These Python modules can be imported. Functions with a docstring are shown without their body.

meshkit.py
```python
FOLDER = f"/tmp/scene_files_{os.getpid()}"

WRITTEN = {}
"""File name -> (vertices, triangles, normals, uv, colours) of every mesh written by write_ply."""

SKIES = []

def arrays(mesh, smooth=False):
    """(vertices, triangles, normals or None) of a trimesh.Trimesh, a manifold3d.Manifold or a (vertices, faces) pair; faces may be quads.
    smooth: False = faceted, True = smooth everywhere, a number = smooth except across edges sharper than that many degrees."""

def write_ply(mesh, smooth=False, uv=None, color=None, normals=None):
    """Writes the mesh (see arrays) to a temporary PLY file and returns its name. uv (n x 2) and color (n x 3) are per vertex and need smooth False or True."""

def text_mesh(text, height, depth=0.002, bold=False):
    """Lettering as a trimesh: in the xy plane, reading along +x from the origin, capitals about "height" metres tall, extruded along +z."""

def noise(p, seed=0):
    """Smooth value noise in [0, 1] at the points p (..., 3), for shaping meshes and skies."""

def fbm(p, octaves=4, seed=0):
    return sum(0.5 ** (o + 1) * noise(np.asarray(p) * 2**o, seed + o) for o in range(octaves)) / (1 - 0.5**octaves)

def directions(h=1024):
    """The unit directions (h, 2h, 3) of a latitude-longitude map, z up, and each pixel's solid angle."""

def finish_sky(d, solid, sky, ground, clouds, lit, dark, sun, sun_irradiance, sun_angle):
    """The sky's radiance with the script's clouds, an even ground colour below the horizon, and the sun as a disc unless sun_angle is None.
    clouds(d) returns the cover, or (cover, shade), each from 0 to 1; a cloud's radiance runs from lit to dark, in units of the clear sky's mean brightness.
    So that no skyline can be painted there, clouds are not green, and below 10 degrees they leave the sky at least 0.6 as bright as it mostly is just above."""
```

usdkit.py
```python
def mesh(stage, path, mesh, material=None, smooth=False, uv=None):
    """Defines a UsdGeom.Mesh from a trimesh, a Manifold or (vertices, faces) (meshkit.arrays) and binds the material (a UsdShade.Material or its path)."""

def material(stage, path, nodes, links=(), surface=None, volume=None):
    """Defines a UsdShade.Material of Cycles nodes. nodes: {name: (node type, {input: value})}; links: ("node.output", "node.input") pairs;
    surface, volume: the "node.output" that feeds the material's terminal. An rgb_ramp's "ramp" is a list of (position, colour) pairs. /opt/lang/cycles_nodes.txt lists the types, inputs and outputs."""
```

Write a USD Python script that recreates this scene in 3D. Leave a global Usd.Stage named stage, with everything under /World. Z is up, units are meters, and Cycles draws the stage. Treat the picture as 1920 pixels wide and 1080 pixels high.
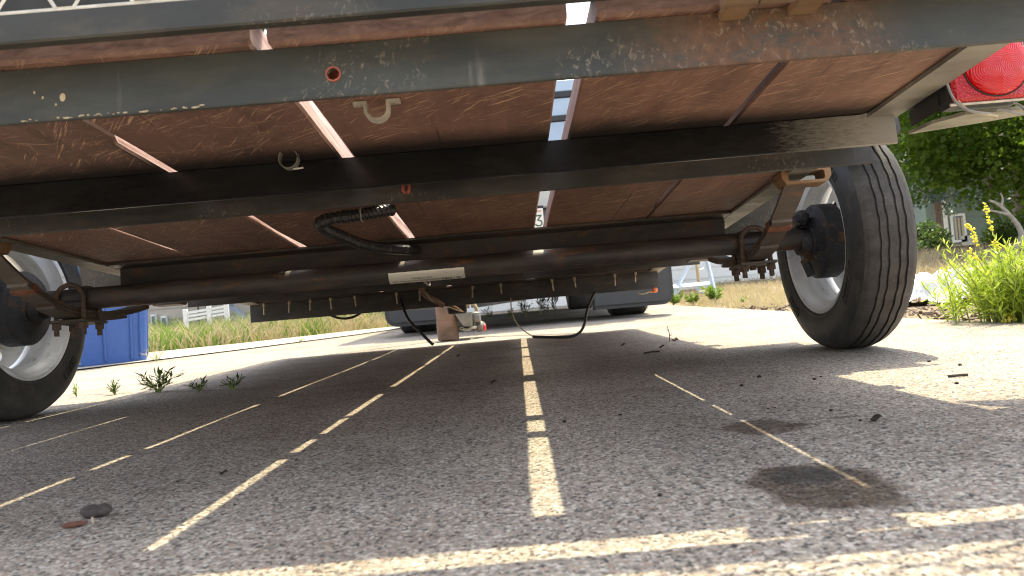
import math
import numpy as np
import trimesh
import manifold3d as m3
import shapely.geometry as sg
import usdkit
import meshkit
from pxr import Gf, Sdf, Usd, UsdGeom, UsdLux, UsdShade, Vt

stage = Usd.Stage.CreateInMemory()
UsdGeom.SetStageUpAxis(stage, UsdGeom.Tokens.z)
UsdGeom.SetStageMetersPerUnit(stage, 1.0)
stage.DefinePrim('/World', 'Xform')
stage.SetDefaultPrim(stage.GetPrimAtPath('/World'))
UsdGeom.Scope.Define(stage, '/World/Looks')
rng = np.random.default_rng(7)
PI = math.pi

# ------------------------------------------------------------------ camera, sky, sun, exposure
F = 1400.0                      # focal length in pixels of a 1920 wide picture
ROLL = math.atan(0.085)
CAM_H = 0.2
EXPOSURE = 2.17
SUN = np.array([0.168, 0.43, 1.0])
SUN /= np.linalg.norm(SUN)

cam = UsdGeom.Camera.Define(stage, '/World/camera')
yd = np.array([2.6 / F, -28.3 / F, 0])
pitch, yaw = math.atan(28.3 / F), math.atan(2.6 / F)
fwd = np.array([-math.sin(yaw) * math.cos(pitch), math.cos(yaw) * math.cos(pitch), math.sin(pitch)])
right0 = np.cross(fwd, [0, 0, 1]); right0 /= np.linalg.norm(right0)
up0 = np.cross(right0, fwd)
cr, sr = math.cos(ROLL), math.sin(ROLL)
camR = cr * right0 - sr * up0
camU = sr * right0 + cr * up0
m = Gf.Matrix4d(*camR, 0, *camU, 0, *(-fwd), 0, 0, 0, CAM_H, 1)
cam.AddTransformOp().Set(m)
cam.CreateHorizontalApertureAttr(36.0)
cam.CreateVerticalApertureAttr(20.25)
cam.CreateFocalLengthAttr(36.0 * F / 1920)
cam.CreateClippingRangeAttr(Gf.Vec2f(0.02, 1000))
cam.CreateFStopAttr(9.0)
cam.CreateFocusDistanceAttr(1.7)
cam.CreateExposureAttr(EXPOSURE)

dome = UsdLux.DomeLight.Define(stage, '/World/sky')
dome.GetPrim().SetCustomDataByKey('kind', 'structure')
sky_mat = usdkit.material(stage, '/World/Looks/sky', {
    "s": ("sky_texture", {"sky_type": "single_scattering", "sun_disc": False, "sun_elevation": float(math.asin(SUN[2])),
                          "sun_rotation": float(math.atan2(SUN[0], SUN[1])), "aerosol_density": 3.0, "altitude": 300.0, "ozone_density": 0.6}),
    "t": ("texture_coordinate", {}),
    "m": ("mapping", {"scale": (1.0, 1.0, 2.5)}),
    "n": ("noise_texture", {"scale": 2.2, "detail": 6.0, "roughness": 0.6}),
    "k": ("map_range", {"from_min": 0.30, "from_max": 0.62, "to_min": 0.25, "to_max": 0.80, "clamp": True}),
    "w": ("rgb_to_bw", {}),
    "v": ("mix", {"mix_type": "multiply", "fac": 1.0, "color2": (1.17, 1.14, 1.09)}),
    "c": ("mix", {"mix_type": "mix"}),
    "b": ("background_shader", {"strength": 0.128})},
    [("t.generated", "m.vector"), ("m.vector", "n.vector"), ("n.fac", "k.value"), ("s.color", "w.color"), ("w.val", "v.color1"),
     ("k.result", "c.fac"), ("s.color", "c.color1"), ("v.color", "c.color2"), ("c.color", "b.color")], surface="b.background")
UsdShade.MaterialBindingAPI.Apply(dome.GetPrim()).Bind(sky_mat)

sun = UsdLux.DistantLight.Define(stage, '/World/sun')
sun.CreateIntensityAttr(0.52)
sun.CreateAngleAttr(0.53)
sun.CreateColorAttr(Gf.Vec3f(1.0, 0.87, 0.58))
sun.GetPrim().CreateAttribute('inputs:normalize', Sdf.ValueTypeNames.Bool).Set(True)
zx = np.cross([0, 1, 0], SUN); zx /= np.linalg.norm(zx)
zy = np.cross(SUN, zx)
sun.AddTransformOp().Set(Gf.Matrix4d(*zx, 0, *zy, 0, *SUN, 0, 0, 0, 20, 1))

# ------------------------------------------------------------------ geometry of the view: from picture rays to places
def ray(px, py):
    u, v = px - 960, py - 540
    return (u * cr - v * sr - 2.6) / F, -((u * sr + v * cr) - 28.3) / F
def at(px, py, Y):
    a, b = ray(px, py)
    return np.array([a * Y, Y, CAM_H + b * Y])

# ------------------------------------------------------------------ scene tree helpers
_used = {}
def numbered(parent, name):
    k = (parent, name)
    n = _used.get(k, 0); _used[k] = n + 1
    return name if n == 0 else f'{name}_{n:03d}'
def tag(p, label=None, cat=None, group=None, kind=None):
    p = p.GetPrim() if hasattr(p, 'GetPrim') else p
    for k, v in (('label', label), ('category', cat), ('group', group), ('kind', kind)):
        if v: p.SetCustomDataByKey(k, v)
    return p
def obj(name, mesh, mat, parent=None, smooth=30, label=None):
    pp = '/World' if parent is None else str(parent.GetPath())
    path = pp + '/' + numbered(pp, name)
    o = usdkit.mesh(stage, path, mesh, mat, smooth=smooth)
    if label: o.GetPrim().SetCustomDataByKey('label', label)
    return o.GetPrim()
def thing(name, label, cat, loc=(0, 0, 0), rotz=0.0, rotx=0.0, group=None):
    x = UsdGeom.Xform.Define(stage, '/World/' + numbered('/World', name))
    x.AddTranslateOp().Set(Gf.Vec3d(*map(float, loc)))
    if rotz: x.AddRotateZOp().Set(float(math.degrees(rotz)))
    if rotx: x.AddRotateXOp().Set(float(math.degrees(rotx)))
    return tag(x.GetPrim(), label, cat, group)
def copy_of(proto, name, loc, rotz, label, cat, group=None, scale=1.0):
    x = UsdGeom.Xform.Define(stage, '/World/' + numbered('/World', name))
    x.AddTranslateOp().Set(Gf.Vec3d(*map(float, loc)))
    x.AddRotateZOp().Set(float(math.degrees(rotz)))
    if scale != 1.0: x.AddScaleOp().Set(Gf.Vec3f(scale, scale, scale))
    x.GetPrim().GetReferences().AddInternalReference(proto)
    x.GetPrim().SetInstanceable(True)
    return tag(x.GetPrim(), label, cat, group)

# ------------------------------------------------------------------ mesh helpers
def cat(*ms):
    flat = []
    for q in ms:
        flat.extend(q if isinstance(q, (list, tuple)) else [q])
    return trimesh.util.concatenate(flat)
def box(x0, x1, y0, y1, z0, z1, b=0.0):
    c = np.array([(x0 + x1) / 2, (y0 + y1) / 2, (z0 + z1) / 2]); h = np.abs([x1 - x0, y1 - y0, z1 - z0]) / 2
    if b <= 0:
        t = trimesh.creation.box(extents=2 * h); t.apply_translation(c); return t
    b = min(b, h.min() * 0.8)
    pts = []
    for sx in (-1, 1):
        for sy in (-1, 1):
            for sz in (-1, 1):
                s = np.array([sx, sy, sz])
                for k in range(3):
                    q = s * (h - b); q[k] = s[k] * h[k]
                    pts.append(c + q)
    return trimesh.PointCloud(np.array(pts)).convex_hull
def extrude_x(poly, x0, x1):
    """a (y, z) outline extruded along x"""
    t = trimesh.creation.extrude_polygon(sg.Polygon(poly), x1 - x0, engine="earcut")
    v = t.vertices.copy()
    t.vertices = np.stack([v[:, 2] + x0, v[:, 0], v[:, 1]], 1)
    return t
def extrude_y(poly, y0, y1):
    """a (x, z) outline extruded along y"""
    t = trimesh.creation.extrude_polygon(sg.Polygon(poly), y1 - y0, engine="earcut")
    v = t.vertices.copy()
    t.vertices = np.stack([v[:, 0], v[:, 2] + y0, v[:, 1]], 1)
    t.invert()
    return t
def extrude_z(poly, z0, z1):
    p = poly if isinstance(poly, sg.Polygon) else sg.Polygon(poly)
    t = trimesh.creation.extrude_polygon(p, z1 - z0, engine="earcut"); t.apply_translation([0, 0, z0]); return t
def angle_profile(y, w0, w1, leg, t, near=False):
    """an L: upright leg from w0 up to w1 at y, its level leg at the top running forward (or back, near=True)"""
    s = -1 if near else 1
    r = 0.0015
    pts = [(y, w0 + r), (y + s * r, w0), (y + s * t, w0), (y + s * t, w1 - t), (y + s * leg, w1 - t), (y + s * leg, w1), (y, w1)]
    return pts
def tube(pts, r, sides=8, closed=False):
    pts = np.asarray(pts, float); n = len(pts)
    rr = np.full(n, r) if np.ndim(r) == 0 else np.asarray(r)
    tan = np.gradient(pts, axis=0); tan /= np.linalg.norm(tan, axis=1, keepdims=True) + 1e-12
    ref = np.array([0, 0, 1.0]) if abs(tan[0][2]) < 0.9 else np.array([1.0, 0, 0])
    a = np.cross(tan[0], ref); a /= np.linalg.norm(a)
    rings = []
    for i in range(n):
        a = a - tan[i] * (a @ tan[i]); a /= np.linalg.norm(a)
        b = np.cross(tan[i], a)
        th = np.arange(sides) * 2 * PI / sides
        rings.append(pts[i] + rr[i] * (np.cos(th)[:, None] * a + np.sin(th)[:, None] * b))
    v = np.vstack(rings + [pts[:1], pts[-1:]]); f = []
    for i in range(n - 1):
        for k in range(sides):
            k2 = (k + 1) % sides
            p, q, s, t = i * sides + k, i * sides + k2, (i + 1) * sides + k2, (i + 1) * sides + k
            f += [[p, q, s], [p, s, t]]
    e0, e1 = n * sides, n * sides + 1
    for k in range(sides):
        k2 = (k + 1) % sides
        f += [[e0, k2, k], [e1, (n - 1) * sides + k, (n - 1) * sides + k2]]
    return trimesh.Trimesh(v, f, process=False)
def spline(pts, n=40):
    from scipy.interpolate import CubicSpline
    pts = np.asarray(pts, float)
    d = np.r_[0, np.cumsum(np.linalg.norm(np.diff(pts, axis=0), axis=1))]
    return CubicSpline(d, pts)(np.linspace(0, d[-1], n))
def cyl(p, q, r, sides=16):
    return tube([p, q], r, sides)
def lathe_x(profile, n=96, wob=None):
    """profile: (x, r) points, revolved about the x axis; closed outlines only"""
    pr = np.asarray(profile, float); k = len(pr)
    th = np.arange(n) * 2 * PI / n
    v = np.zeros((n, k, 3))
    for i, t in enumerate(th):
        x = pr[:, 0] + (wob(t, np.arange(k)) if wob is not None else 0)
        v[i] = np.stack([x, pr[:, 1] * math.cos(t), pr[:, 1] * math.sin(t)], 1)
    f = []
    for i in range(n):
        j = (i + 1) % n
        for a in range(k):
            b = (a + 1) % k
            f += [[i * k + a, j * k + a, j * k + b], [i * k + a, j * k + b, i * k + b]]
    t = trimesh.Trimesh(v.reshape(-1, 3), f, process=False)
    if t.volume < 0: t.invert()
    return t
def moved(t, d):
    t = t.copy(); t.apply_translation(d); return t
def hexnut(p, r, h):
    t = trimesh.creation.cylinder(r, h, sections=6); t.apply_translation(p); return t

# ------------------------------------------------------------------ materials
class G:
    def __init__(s): s.n, s.l, s.c = {}, [], 0
    def add(s, kind, props=None, **links):
        s.c += 1; name = f'n{s.c}'
        s.n[name] = (kind, props or {})
        for k, v in links.items(): s.l.append((v, f'{name}.{k}'))
        return name
    def coord(s, world=False):
        return s.add('geometry') + '.position' if world else s.add('texture_coordinate') + '.object'
    def mapping(s, vec, scale=(1, 1, 1), rot=(0, 0, 0), loc=(0, 0, 0)):
        return s.add('mapping', {'scale': scale, 'rotation': rot, 'location': loc}, vector=vec) + '.vector'
    def noise(s, vec, scale, detail=4, rough=0.55, dist=0.0):
        return s.add('noise_texture', {'scale': scale, 'detail': detail, 'roughness': rough, 'distortion': dist}, vector=vec) + '.fac'
    def ramp(s, fac, stops):
        return s.add('rgb_ramp', {'ramp': stops}, fac=fac) + '.color'
    def mask(s, fac, a, b):
        """0 below a, 1 above b (or the other way round)"""
        return s.add('map_range', {'from_min': a, 'from_max': b, 'to_min': 0.0, 'to_max': 1.0, 'clamp': True}, value=fac) + '.result'
    def math(s, op, a, b=None):
        p, l = {'math_type': op}, {}
        for k, v in (('value1', a), ('value2', b)):
            if v is None: continue
            if isinstance(v, str): l[k] = v
            else: p[k] = v
        return s.add('math', p, **l) + '.value'
    def mix(s, fac, a, b, mode='mix'):
        p, l = {'mix_type': mode}, {}
        for k, v in (('fac', fac), ('color1', a), ('color2', b)):
            if isinstance(v, str): l[k] = v
            else: p[k] = v
        return s.add('mix', p, **l) + '.color'
    def xyz(s, vec):
        n = s.add('separate_xyz', {}, vector=vec); return n + '.x', n + '.y', n + '.z'
    def bump(s, h, strength=0.5, dist=0.01):
        return s.add('bump', {'strength': strength, 'distance': dist}, height=h) + '.normal'
    def principled(s, color, rough=0.5, normal=None, **kw):
        p, l = dict(kw), {}
        for k, v in (('base_color', color), ('roughness', rough), ('normal', normal)):
            if v is None: continue
            if isinstance(v, str): l[k] = v
            else: p[k] = v
        return s.add('principled_bsdf', p, **l) + '.BSDF'
    def done(s, name, surface):
        return usdkit.material(stage, '/World/Looks/' + name, s.n, s.l, surface=surface)

def simple(name, color, rough=0.5, var=0.25, scale=20, bump=0.0, world=False, stretch=(1, 1, 1), **kw):
    g = G(); v = g.mapping(g.coord(world), stretch)
    n = g.noise(v, scale, 5, 0.6)
    c = np.array(color)
    col = g.ramp(n, [(0.3, tuple(c * (1 - var))), (0.7, tuple(np.minimum(c * (1 + var), 1)))])
    nr = g.bump(g.noise(v, scale * 6, 3), bump, 0.003) if bump else None
    return g.done(name, g.principled(col, rough, nr, **kw))

# the trailer's own frame: the deck's underside, nose down; all of the trailer is measured in it
PITCH, YAW, Z0 = math.atan(0.0857), 0.0093, 0.568
BASE = np.array([-0.238, 2.05, 0.0])
cp, sp = math.cos(-PITCH), math.sin(-PITCH)
RX = np.array([[1, 0, 0], [0, cp, -sp], [0, sp, cp]])
RZ = np.array([[math.cos(YAW), -math.sin(YAW), 0], [math.sin(YAW), math.cos(YAW), 0], [0, 0, 1]])
ROT = RZ @ RX
ORIGIN = np.array([0, 0, Z0])
S = 1.068                       # the deck's size, measured against the bright stripes on the ground
ORIGIN2 = np.array([0, 0, CAM_H + S * (Z0 - CAM_H)])
OFF = ROT.T @ (ORIGIN2 - BASE)
def dk(x, y, z):
    """a place in the world, in deck coordinates"""
    return ROT.T @ (np.array([x, y, z], float) - ORIGIN)
def dkp(p): return dk(*p)
def dg(x, y, z):
    """a place in the world, in deck coordinates before scaling"""
    return ROT.T @ (np.array([x, y, z], float) - ORIGIN2) / S
K = 1 / S

# -- ground: exposed aggregate
def driveway_material():
    g = G(); P = g.coord(True)
    x, y, z = g.xyz(P)
    big = g.noise(P, 1.6, 4)
    def peb(scale):
        n = g.add('voronoi_texture', {'scale': scale, 'randomness': 1.0}, vector=P)
        return n
    v1, v2 = peb(270.0), peb(140.0)
    r1 = g.add('separate_color', {}, color=v1 + '.color') + '.r'
    r2 = g.add('separate_color', {}, color=v2 + '.color') + '.g'
    stones = g.ramp(r1, [(0.0, (.05, .045, .043)), (.10, (.085, .078, .073)), (.18, (.23, .21, .185)), (.45, (.34, .31, .265)), (.60, (.33, .255, .20)), (.72, (.46, .42, .36)), (.9, (.60, .56, .50)), (1, (.13, .12, .115))])
    big_stones = g.ramp(r2, [(0, (.04, .035, .033)), (.3, (.17, .15, .13)), (.6, (.44, .39, .33)), (.8, (.34, .22, .165)), (1, (.62, .58, .52))])
    pick = g.mask(g.noise(P, 120, 2), .57, .60)
    col = g.mix(pick, stones, big_stones)
    mort = g.mask(v1 + '.distance', .55, .9)
    col = g.mix(g.math('multiply', mort, .45), col, (.24, .215, .18))
    mid = g.noise(P, 7.0, 5, .65)
    tone = g.ramp(g.math('add', g.math('multiply', big, .6), g.math('multiply', mid, .4)), [(.36, (.72, .68, .64)), (.5, (.97, .96, .95)), (.64, (1.10, 1.09, 1.05))])
    col = g.mix(1.0, col, tone, 'multiply')
    # stains: two oil spots, a dark smear, dusty middle
    def ell(cx, cy, rx, ry, soft=.35, nz=.5, sc=14):
        w = g.noise(g.mapping(P, (1, 1, 1)), sc, 4, .6)
        w = g.math('multiply', g.math('subtract', w, .5), nz * 2)
        dx = g.math('divide', g.math('subtract', x, cx), rx); dy = g.math('divide', g.math('subtract', y, cy), ry)
        d = g.math('sqrt', g.math('add', g.math('multiply', dx, dx), g.math('multiply', dy, dy)))
        d = g.math('add', d, w)
        return g.mask(d, 1.0, 1.0 - soft)
    s1 = ell(.281, .730, .074, .098, .22, .42, 13)
    s1b = ell(.282, .765, .048, .040, .35, .45, 20)
    s2 = ell(.328, 1.037, .066, .056, .25, .6, 18)
    s3 = ell(.45, 1.06, .04, .012, .6, .7, 40)
    blot = g.mask(g.noise(P, 45, 4, .7), .30, .62)
    k1 = g.math('multiply', s1, g.math('add', .72, g.math('multiply', blot, .28)))
    k2 = g.math('multiply', s2, g.math('add', .62, g.math('multiply', blot, .38)))
    col = g.mix(k1, col, g.mix(1.0, col, (.24, .19, .145), 'multiply'))
    col = g.mix(g.math('multiply', s1b, .8), col, g.mix(1.0, col, (.30, .36, .48), 'multiply'))
    col = g.mix(k2, col, g.mix(1.0, col, (.26, .20, .155), 'multiply'))
    col = g.mix(g.math('multiply', s3, .7), col, (.05, .037, .03))
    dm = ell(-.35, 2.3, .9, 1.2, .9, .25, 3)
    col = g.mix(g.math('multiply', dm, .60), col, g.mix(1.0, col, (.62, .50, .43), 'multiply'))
    # hairline crack where the weeds root
    cx = g.math('add', g.math('multiply', g.math('add', x, 1.24), -.47), 2.545)
    cd = g.math('absolute', g.math('subtract', g.math('subtract', y, cx), g.math('multiply', g.math('subtract', g.noise(P, 9, 3), .5), .06)))
    crack = g.math('multiply', g.mask(cd, .007, .002), g.mask(x, -.72, -.9))
    col = g.mix(g.math('multiply', crack, .8), col, (.05, .042, .035))
    h = g.math('subtract', g.math('multiply', g.math('subtract', 1.0, v1 + '.distance'), .6), g.math('multiply', crack, 1.5))
    h = g.math('add', h, g.math('multiply', g.noise(P, 600, 2), .3))
    h = g.math('add', h, g.math('multiply', g.math('multiply', pick, g.math('subtract', 1.0, v2 + '.distance')), .8))
    nr = g.bump(h, .9, .0032)
    wet = g.math('multiply', g.math('maximum', s1b, g.math('multiply', s2, .4)), -.35)
    rough = g.math('add', .82, wet)
    return g.done('driveway', g.principled(col, rough, nr, specular_ior_level=.35))
M = {}
M['driveway'] = driveway_material()
def yard_material():
    g = G(); P = g.coord(True)
    n = g.noise(P, 3, 5, .65); f = g.noise(P, 60, 4, .7)
    col = g.ramp(n, [(.3, (.19, .155, .11)), (.5, (.30, .26, .19)), (.65, (.35, .30, .22)), (.8, (.20, .21, .10))])
    col = g.mix(.5, col, g.ramp(f, [(.3, (.10, .075, .05)), (.7, (.36, .28, .17))]))
    return g.done('yard', g.principled(col, .95, g.bump(f, .8, .03), specular_ior_level=.1))
M['yard'] = yard_material()
M['walk'] = simple('walkway', (.46, .43, .38), .9, .14, 30, .5, True)
M['mulch_bed'] = simple('mulch_bed', (.13, .095, .075), .95, .5, 70, .9, True)

# -- wood
def wood_material(seed):
    g = G(); O = g.coord()
    x, y, z = g.xyz(O)
    sh = g.mapping(O, (1, 1, 1), (0, 0, 0), (seed * 3.1, seed * 1.7, 0))
    long_ = g.mapping(sh, (34, 1.6, 34), (0, 0, .05 * (seed % 3 - 1)))
    grain = g.noise(long_, 1.0, 6, .6, .4)
    blot = g.noise(g.mapping(sh, (7, 3.0, 7)), 1.0, 5, .6, .3)
    col = g.ramp(grain, [(.25, (.125, .074, .058)), (.45, (.205, .116, .087)), (.6, (.27, .150, .111)), (.8, (.39, .235, .17))])
    col = g.mix(.6, col, g.ramp(blot, [(.30, (.09, .054, .044)), (.42, (.20, .110, .084)), (.55, (.28, .150, .112)), (.72, (.39, .225, .16))]))
    kn = g.add('voronoi_texture', {'scale': 1.0, 'randomness': 1.0}, vector=g.mapping(sh, (5.5, 2.6, 5.5)))
    kd = g.math('add', kn + '.distance', g.math('multiply', g.math('subtract', g.noise(sh, 40, 3), .5), .05))
    col = g.mix(g.math('multiply', g.mask(kd, .085, .045), .7), col, (.07, .034, .026))
    rings = g.math('sine', g.math('multiply', kn + '.distance', 90.0))
    col = g.mix(g.math('multiply', g.math('multiply', g.mask(rings, .2, .9), g.mask(kd, .30, .12)), .35), col, (.10, .050, .038))
    wet_ = g.noise(g.mapping(sh, (4, 2.2, 4)), 1.0, 5, .65, .8)
    col = g.mix(g.math('multiply', g.mask(wet_, .54, .66), .45), col, (.13, .066, .050))
    fine = g.noise(sh, 55, 4, .7)
    col = g.mix(1.0, col, [(.88, .93, .97), (.80, .86, .90), (.82, .85, .88), (.95, .97, .97), (1.0, 1.0, .97), (1.02, 1.04, 1.02)][seed], 'multiply')
    col = g.mix(g.math('multiply', g.mask(fine, .45, .7), .4), col, (.20, .085, .055))
    # pale scratches in a few directions, and saw marks
    for ang, sc, th, amt, k in ((.55, (10, 170, 10), .60, .75, 0), (.95, (9, 230, 9), .60, .7, 7), (-.45, (13, 190, 13), .62, .55, 13), (.25, (18, 280, 18), .615, .6, 19), (1.35, (14, 240, 14), .63, .55, 31)):
        v = g.mapping(g.mapping(O, (1, 1, 1), (0, 0, ang), (k + seed, seed * 2.3, 0)), sc)
        nn = g.noise(v, 1.0, 3, .7, .2)
        patch = g.mask(g.noise(sh, 8 + k * .3, 3), .44, .60)
        col = g.mix(g.math('multiply', g.math('multiply', g.mask(nn, th, th + .05), patch), amt), col, (.72, .47, .29))
    cracks = g.noise(g.mapping(sh, (60, 2.2, 60), (0, 0, .12)), 1.0, 2, .5, .6)
    col = g.mix(g.math('multiply', g.mask(cracks, .30, .25), .65), col, (.035, .018, .014))
    # faded sawn edges and ends; last two planks have edge shade painted in dark
    nx, ny, nz = g.xyz(g.add('geometry') + '.true_normal')
    eg = g.noise(g.mapping(sh, (60, 3, 90)), 1.0, 4, .6)
    edge_col = g.ramp(eg, [(.35, (.30, .16, .13)), (.47, (.58, .42, .37)), (.7, (.74, .62, .57))] if seed < 4 else [(.35, (.07, .04, .034)), (.6, (.16, .09, .075))])
    col = g.mix(g.mask(g.math('absolute', nx), .6, .8), col, edge_col)
    en = g.noise(g.mapping(sh, (26, 26, 90)), 1.0, 5, .65, .6)
    end_col = g.ramp(en, [(.3, (.10, .062, .054)), (.5, (.19, .115, .100)), (.72, (.28, .185, .160))])
    col = g.mix(g.mask(g.math('absolute', ny), .6, .8), col, end_col)
    # black paint overspray beside the painted crossmember, only on the underside
    yo = g.math('divide', g.math('subtract', y, float(OFF[1])), S)
    wob = g.math('multiply', g.math('subtract', g.noise(g.mapping(O, (5, 5, 5)), 1.0, 3), .5), .05)
    d = g.math('add', g.math('subtract', 1.235, yo), wob)
    spray = g.math('multiply', g.mask(d, .105, .030), g.mask(d, -.07, -.02))
    spray = g.math('multiply', spray, g.mask(nz, -.5, -.7))
    col = g.mix(g.math('multiply', spray, .94), col, (.012, .011, .011))
    h = g.math('add', g.math('multiply', grain, .6), g.math('multiply', fine, .4))
    return g.done(f'plank_wood_{seed}', g.principled(col, .68, g.bump(h, .55, .004), specular_ior_level=.3))
for k in range(6): M[f'wood{k}'] = wood_material(k)

# -- painted, weathered steel
def steel(name, base, *a_, painted_glare=None, **k_):
    return steel_(name, base, *a_, painted_glare=painted_glare, **k_)
def steel_(name, base, rough=.42, dust=.35, rust=.25, rust_x=None, specks=.0, streak=.0, spec=.5, dustcol=(.22, .19, .155), bump=.25, painted_glare=None):
    g = G(); O = g.coord(); x, y, z = g.xyz(O)
    b = np.array(base)
    n = g.noise(g.mapping(O, (4, 12, 12)), 1.0, 5, .6)
    col = g.ramp(n, [(.3, tuple(b * .6)), (.7, tuple(b * 1.5))])
    d = g.noise(g.mapping(O, (6, 20, 20)), 1.0, 6, .7, .3)
    col = g.mix(g.math('multiply', g.mask(d, .48, .75), dust), col, dustcol)
    if streak:
        s = g.noise(g.mapping(O, (45, 3, 5)), 1.0, 3, .6)
        s2 = g.noise(g.mapping(O, (9, 2, 9)), 1.0, 2)
        col = g.mix(g.math('multiply', g.math('multiply', g.mask(s, .66, .74), g.mask(s2, .4, .6)), streak), col, (.27, .255, .225))
    r = g.noise(g.mapping(O, (9, 22, 22), (0, 0, 0), (4.2, 0, 0)), 1.0, 6, .7, .5)
    rc = g.ramp(g.noise(O, 70, 4), [(.3, (.10, .040, .018)), (.6, (.21, .092, .040)), (.8, (.30, .16, .08))])
    rf = g.math('multiply', g.mask(r, .56, .70), rust)
    if rust_x:
        xo = g.math('divide', g.math('subtract', x, float(OFF[0])), S)
        m_ = g.math('multiply', g.mask(g.math('absolute', g.math('subtract', xo, rust_x[0])), rust_x[1], rust_x[1] * .35), g.mask(r, .36, .52))
        rf = g.math('maximum', rf, g.math('multiply', m_, rust_x[2]))
    col = g.mix(rf, col, rc)
    if specks:
        v = g.noise(g.mapping(O, (150, 150, 95)), 1.0, 5, .75, .8)
        p = g.noise(g.mapping(O, (5, 5, 9), (0, 0, 0), (9, 0, 0)), 1.0, 3)
        col = g.mix(g.math('multiply', g.math('multiply', g.mask(v, .56, .62), g.mask(p, .50, .58)), specks), col, (.34, .29, .22))
    if painted_glare:  # grey glare painted into the colour towards one end
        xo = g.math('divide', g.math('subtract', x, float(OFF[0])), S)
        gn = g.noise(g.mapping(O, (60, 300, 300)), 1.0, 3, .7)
        pf = g.mask(g.math('add', xo, g.math('multiply', g.math('subtract', gn, .5), .18)), painted_glare[0], painted_glare[1])
        col = g.mix(pf, col, painted_glare[2])
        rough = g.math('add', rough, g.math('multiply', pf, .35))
    rr = g.math('add', rough, g.math('multiply', g.mask(d, .4, .75), .3))
    rr = g.math('add', rr, g.math('multiply', rf, .25))
    fine = g.noise(O, 420, 3, .6)
    return g.done(name, g.principled(col, rr, g.bump(g.math('add', g.math('multiply', fine, .3), d), bump, .002), specular_ior_level=spec))
M['rear_steel'] = steel('rear_beam_steel', (.040, .044, .041), .48, .3, .12, (.30, .17, .6), .45, .4, dustcol=(.16, .14, .11))
M['gate_steel'] = steel('gate_steel', (.028, .028, .023), .5, .4, .1, None, .3, .2, dustcol=(.15, .13, .10))
M['gloss_black'] = steel('gloss_black_paint', (.008, .0085, .009), .20, .0, .0, None, 0, 0, .33, bump=.25, painted_glare=(.46, .62, (.30, .28, .25)))  # the right end's glare is painted in as a fade to grey
M['old_black'] = steel('old_black_paint', (.034, .033, .031), .45, .45, .2, None, .35, .15, dustcol=(.15, .125, .10))
M['axle_steel'] = steel('axle_steel', (.036, .030, .027), .45, .6, 1.0, dustcol=(.15, .115, .085))
M['rail_steel'] = steel('rail_steel', (.17, .16, .135), .5, .6, .15, None, .2, .2, dustcol=(.36, .33, .27))
M['spring_steel'] = steel('spring_steel', (.075, .058, .047), .55, .5, .75)
M['rust'] = steel('rusty_steel', (.17, .105, .07), .75, .4, .8)
M['rust_hinge'] = steel('rusty_hinge', (.19, .11, .055), .75, .4, .6)
M['front_black'] = steel('front_black_paint', (.030, .028, .026), .5, .35, .35)
M['zinc'] = simple('zinc', (.60, .57, .49), .42, .25, 60, .2, metallic=.25)
M['dull_zinc'] = simple('dull_zinc', (.19, .18, .155), .5, .3, 60, .2)
M['screw'] = simple('screw_steel', (.42, .36, .28), .45, .3, 90, .2, metallic=.7)
M['bolt'] = simple('rusty_bolt', (.10, .065, .045), .65, .45, 120, .5)
M['rim'] = None
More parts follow.
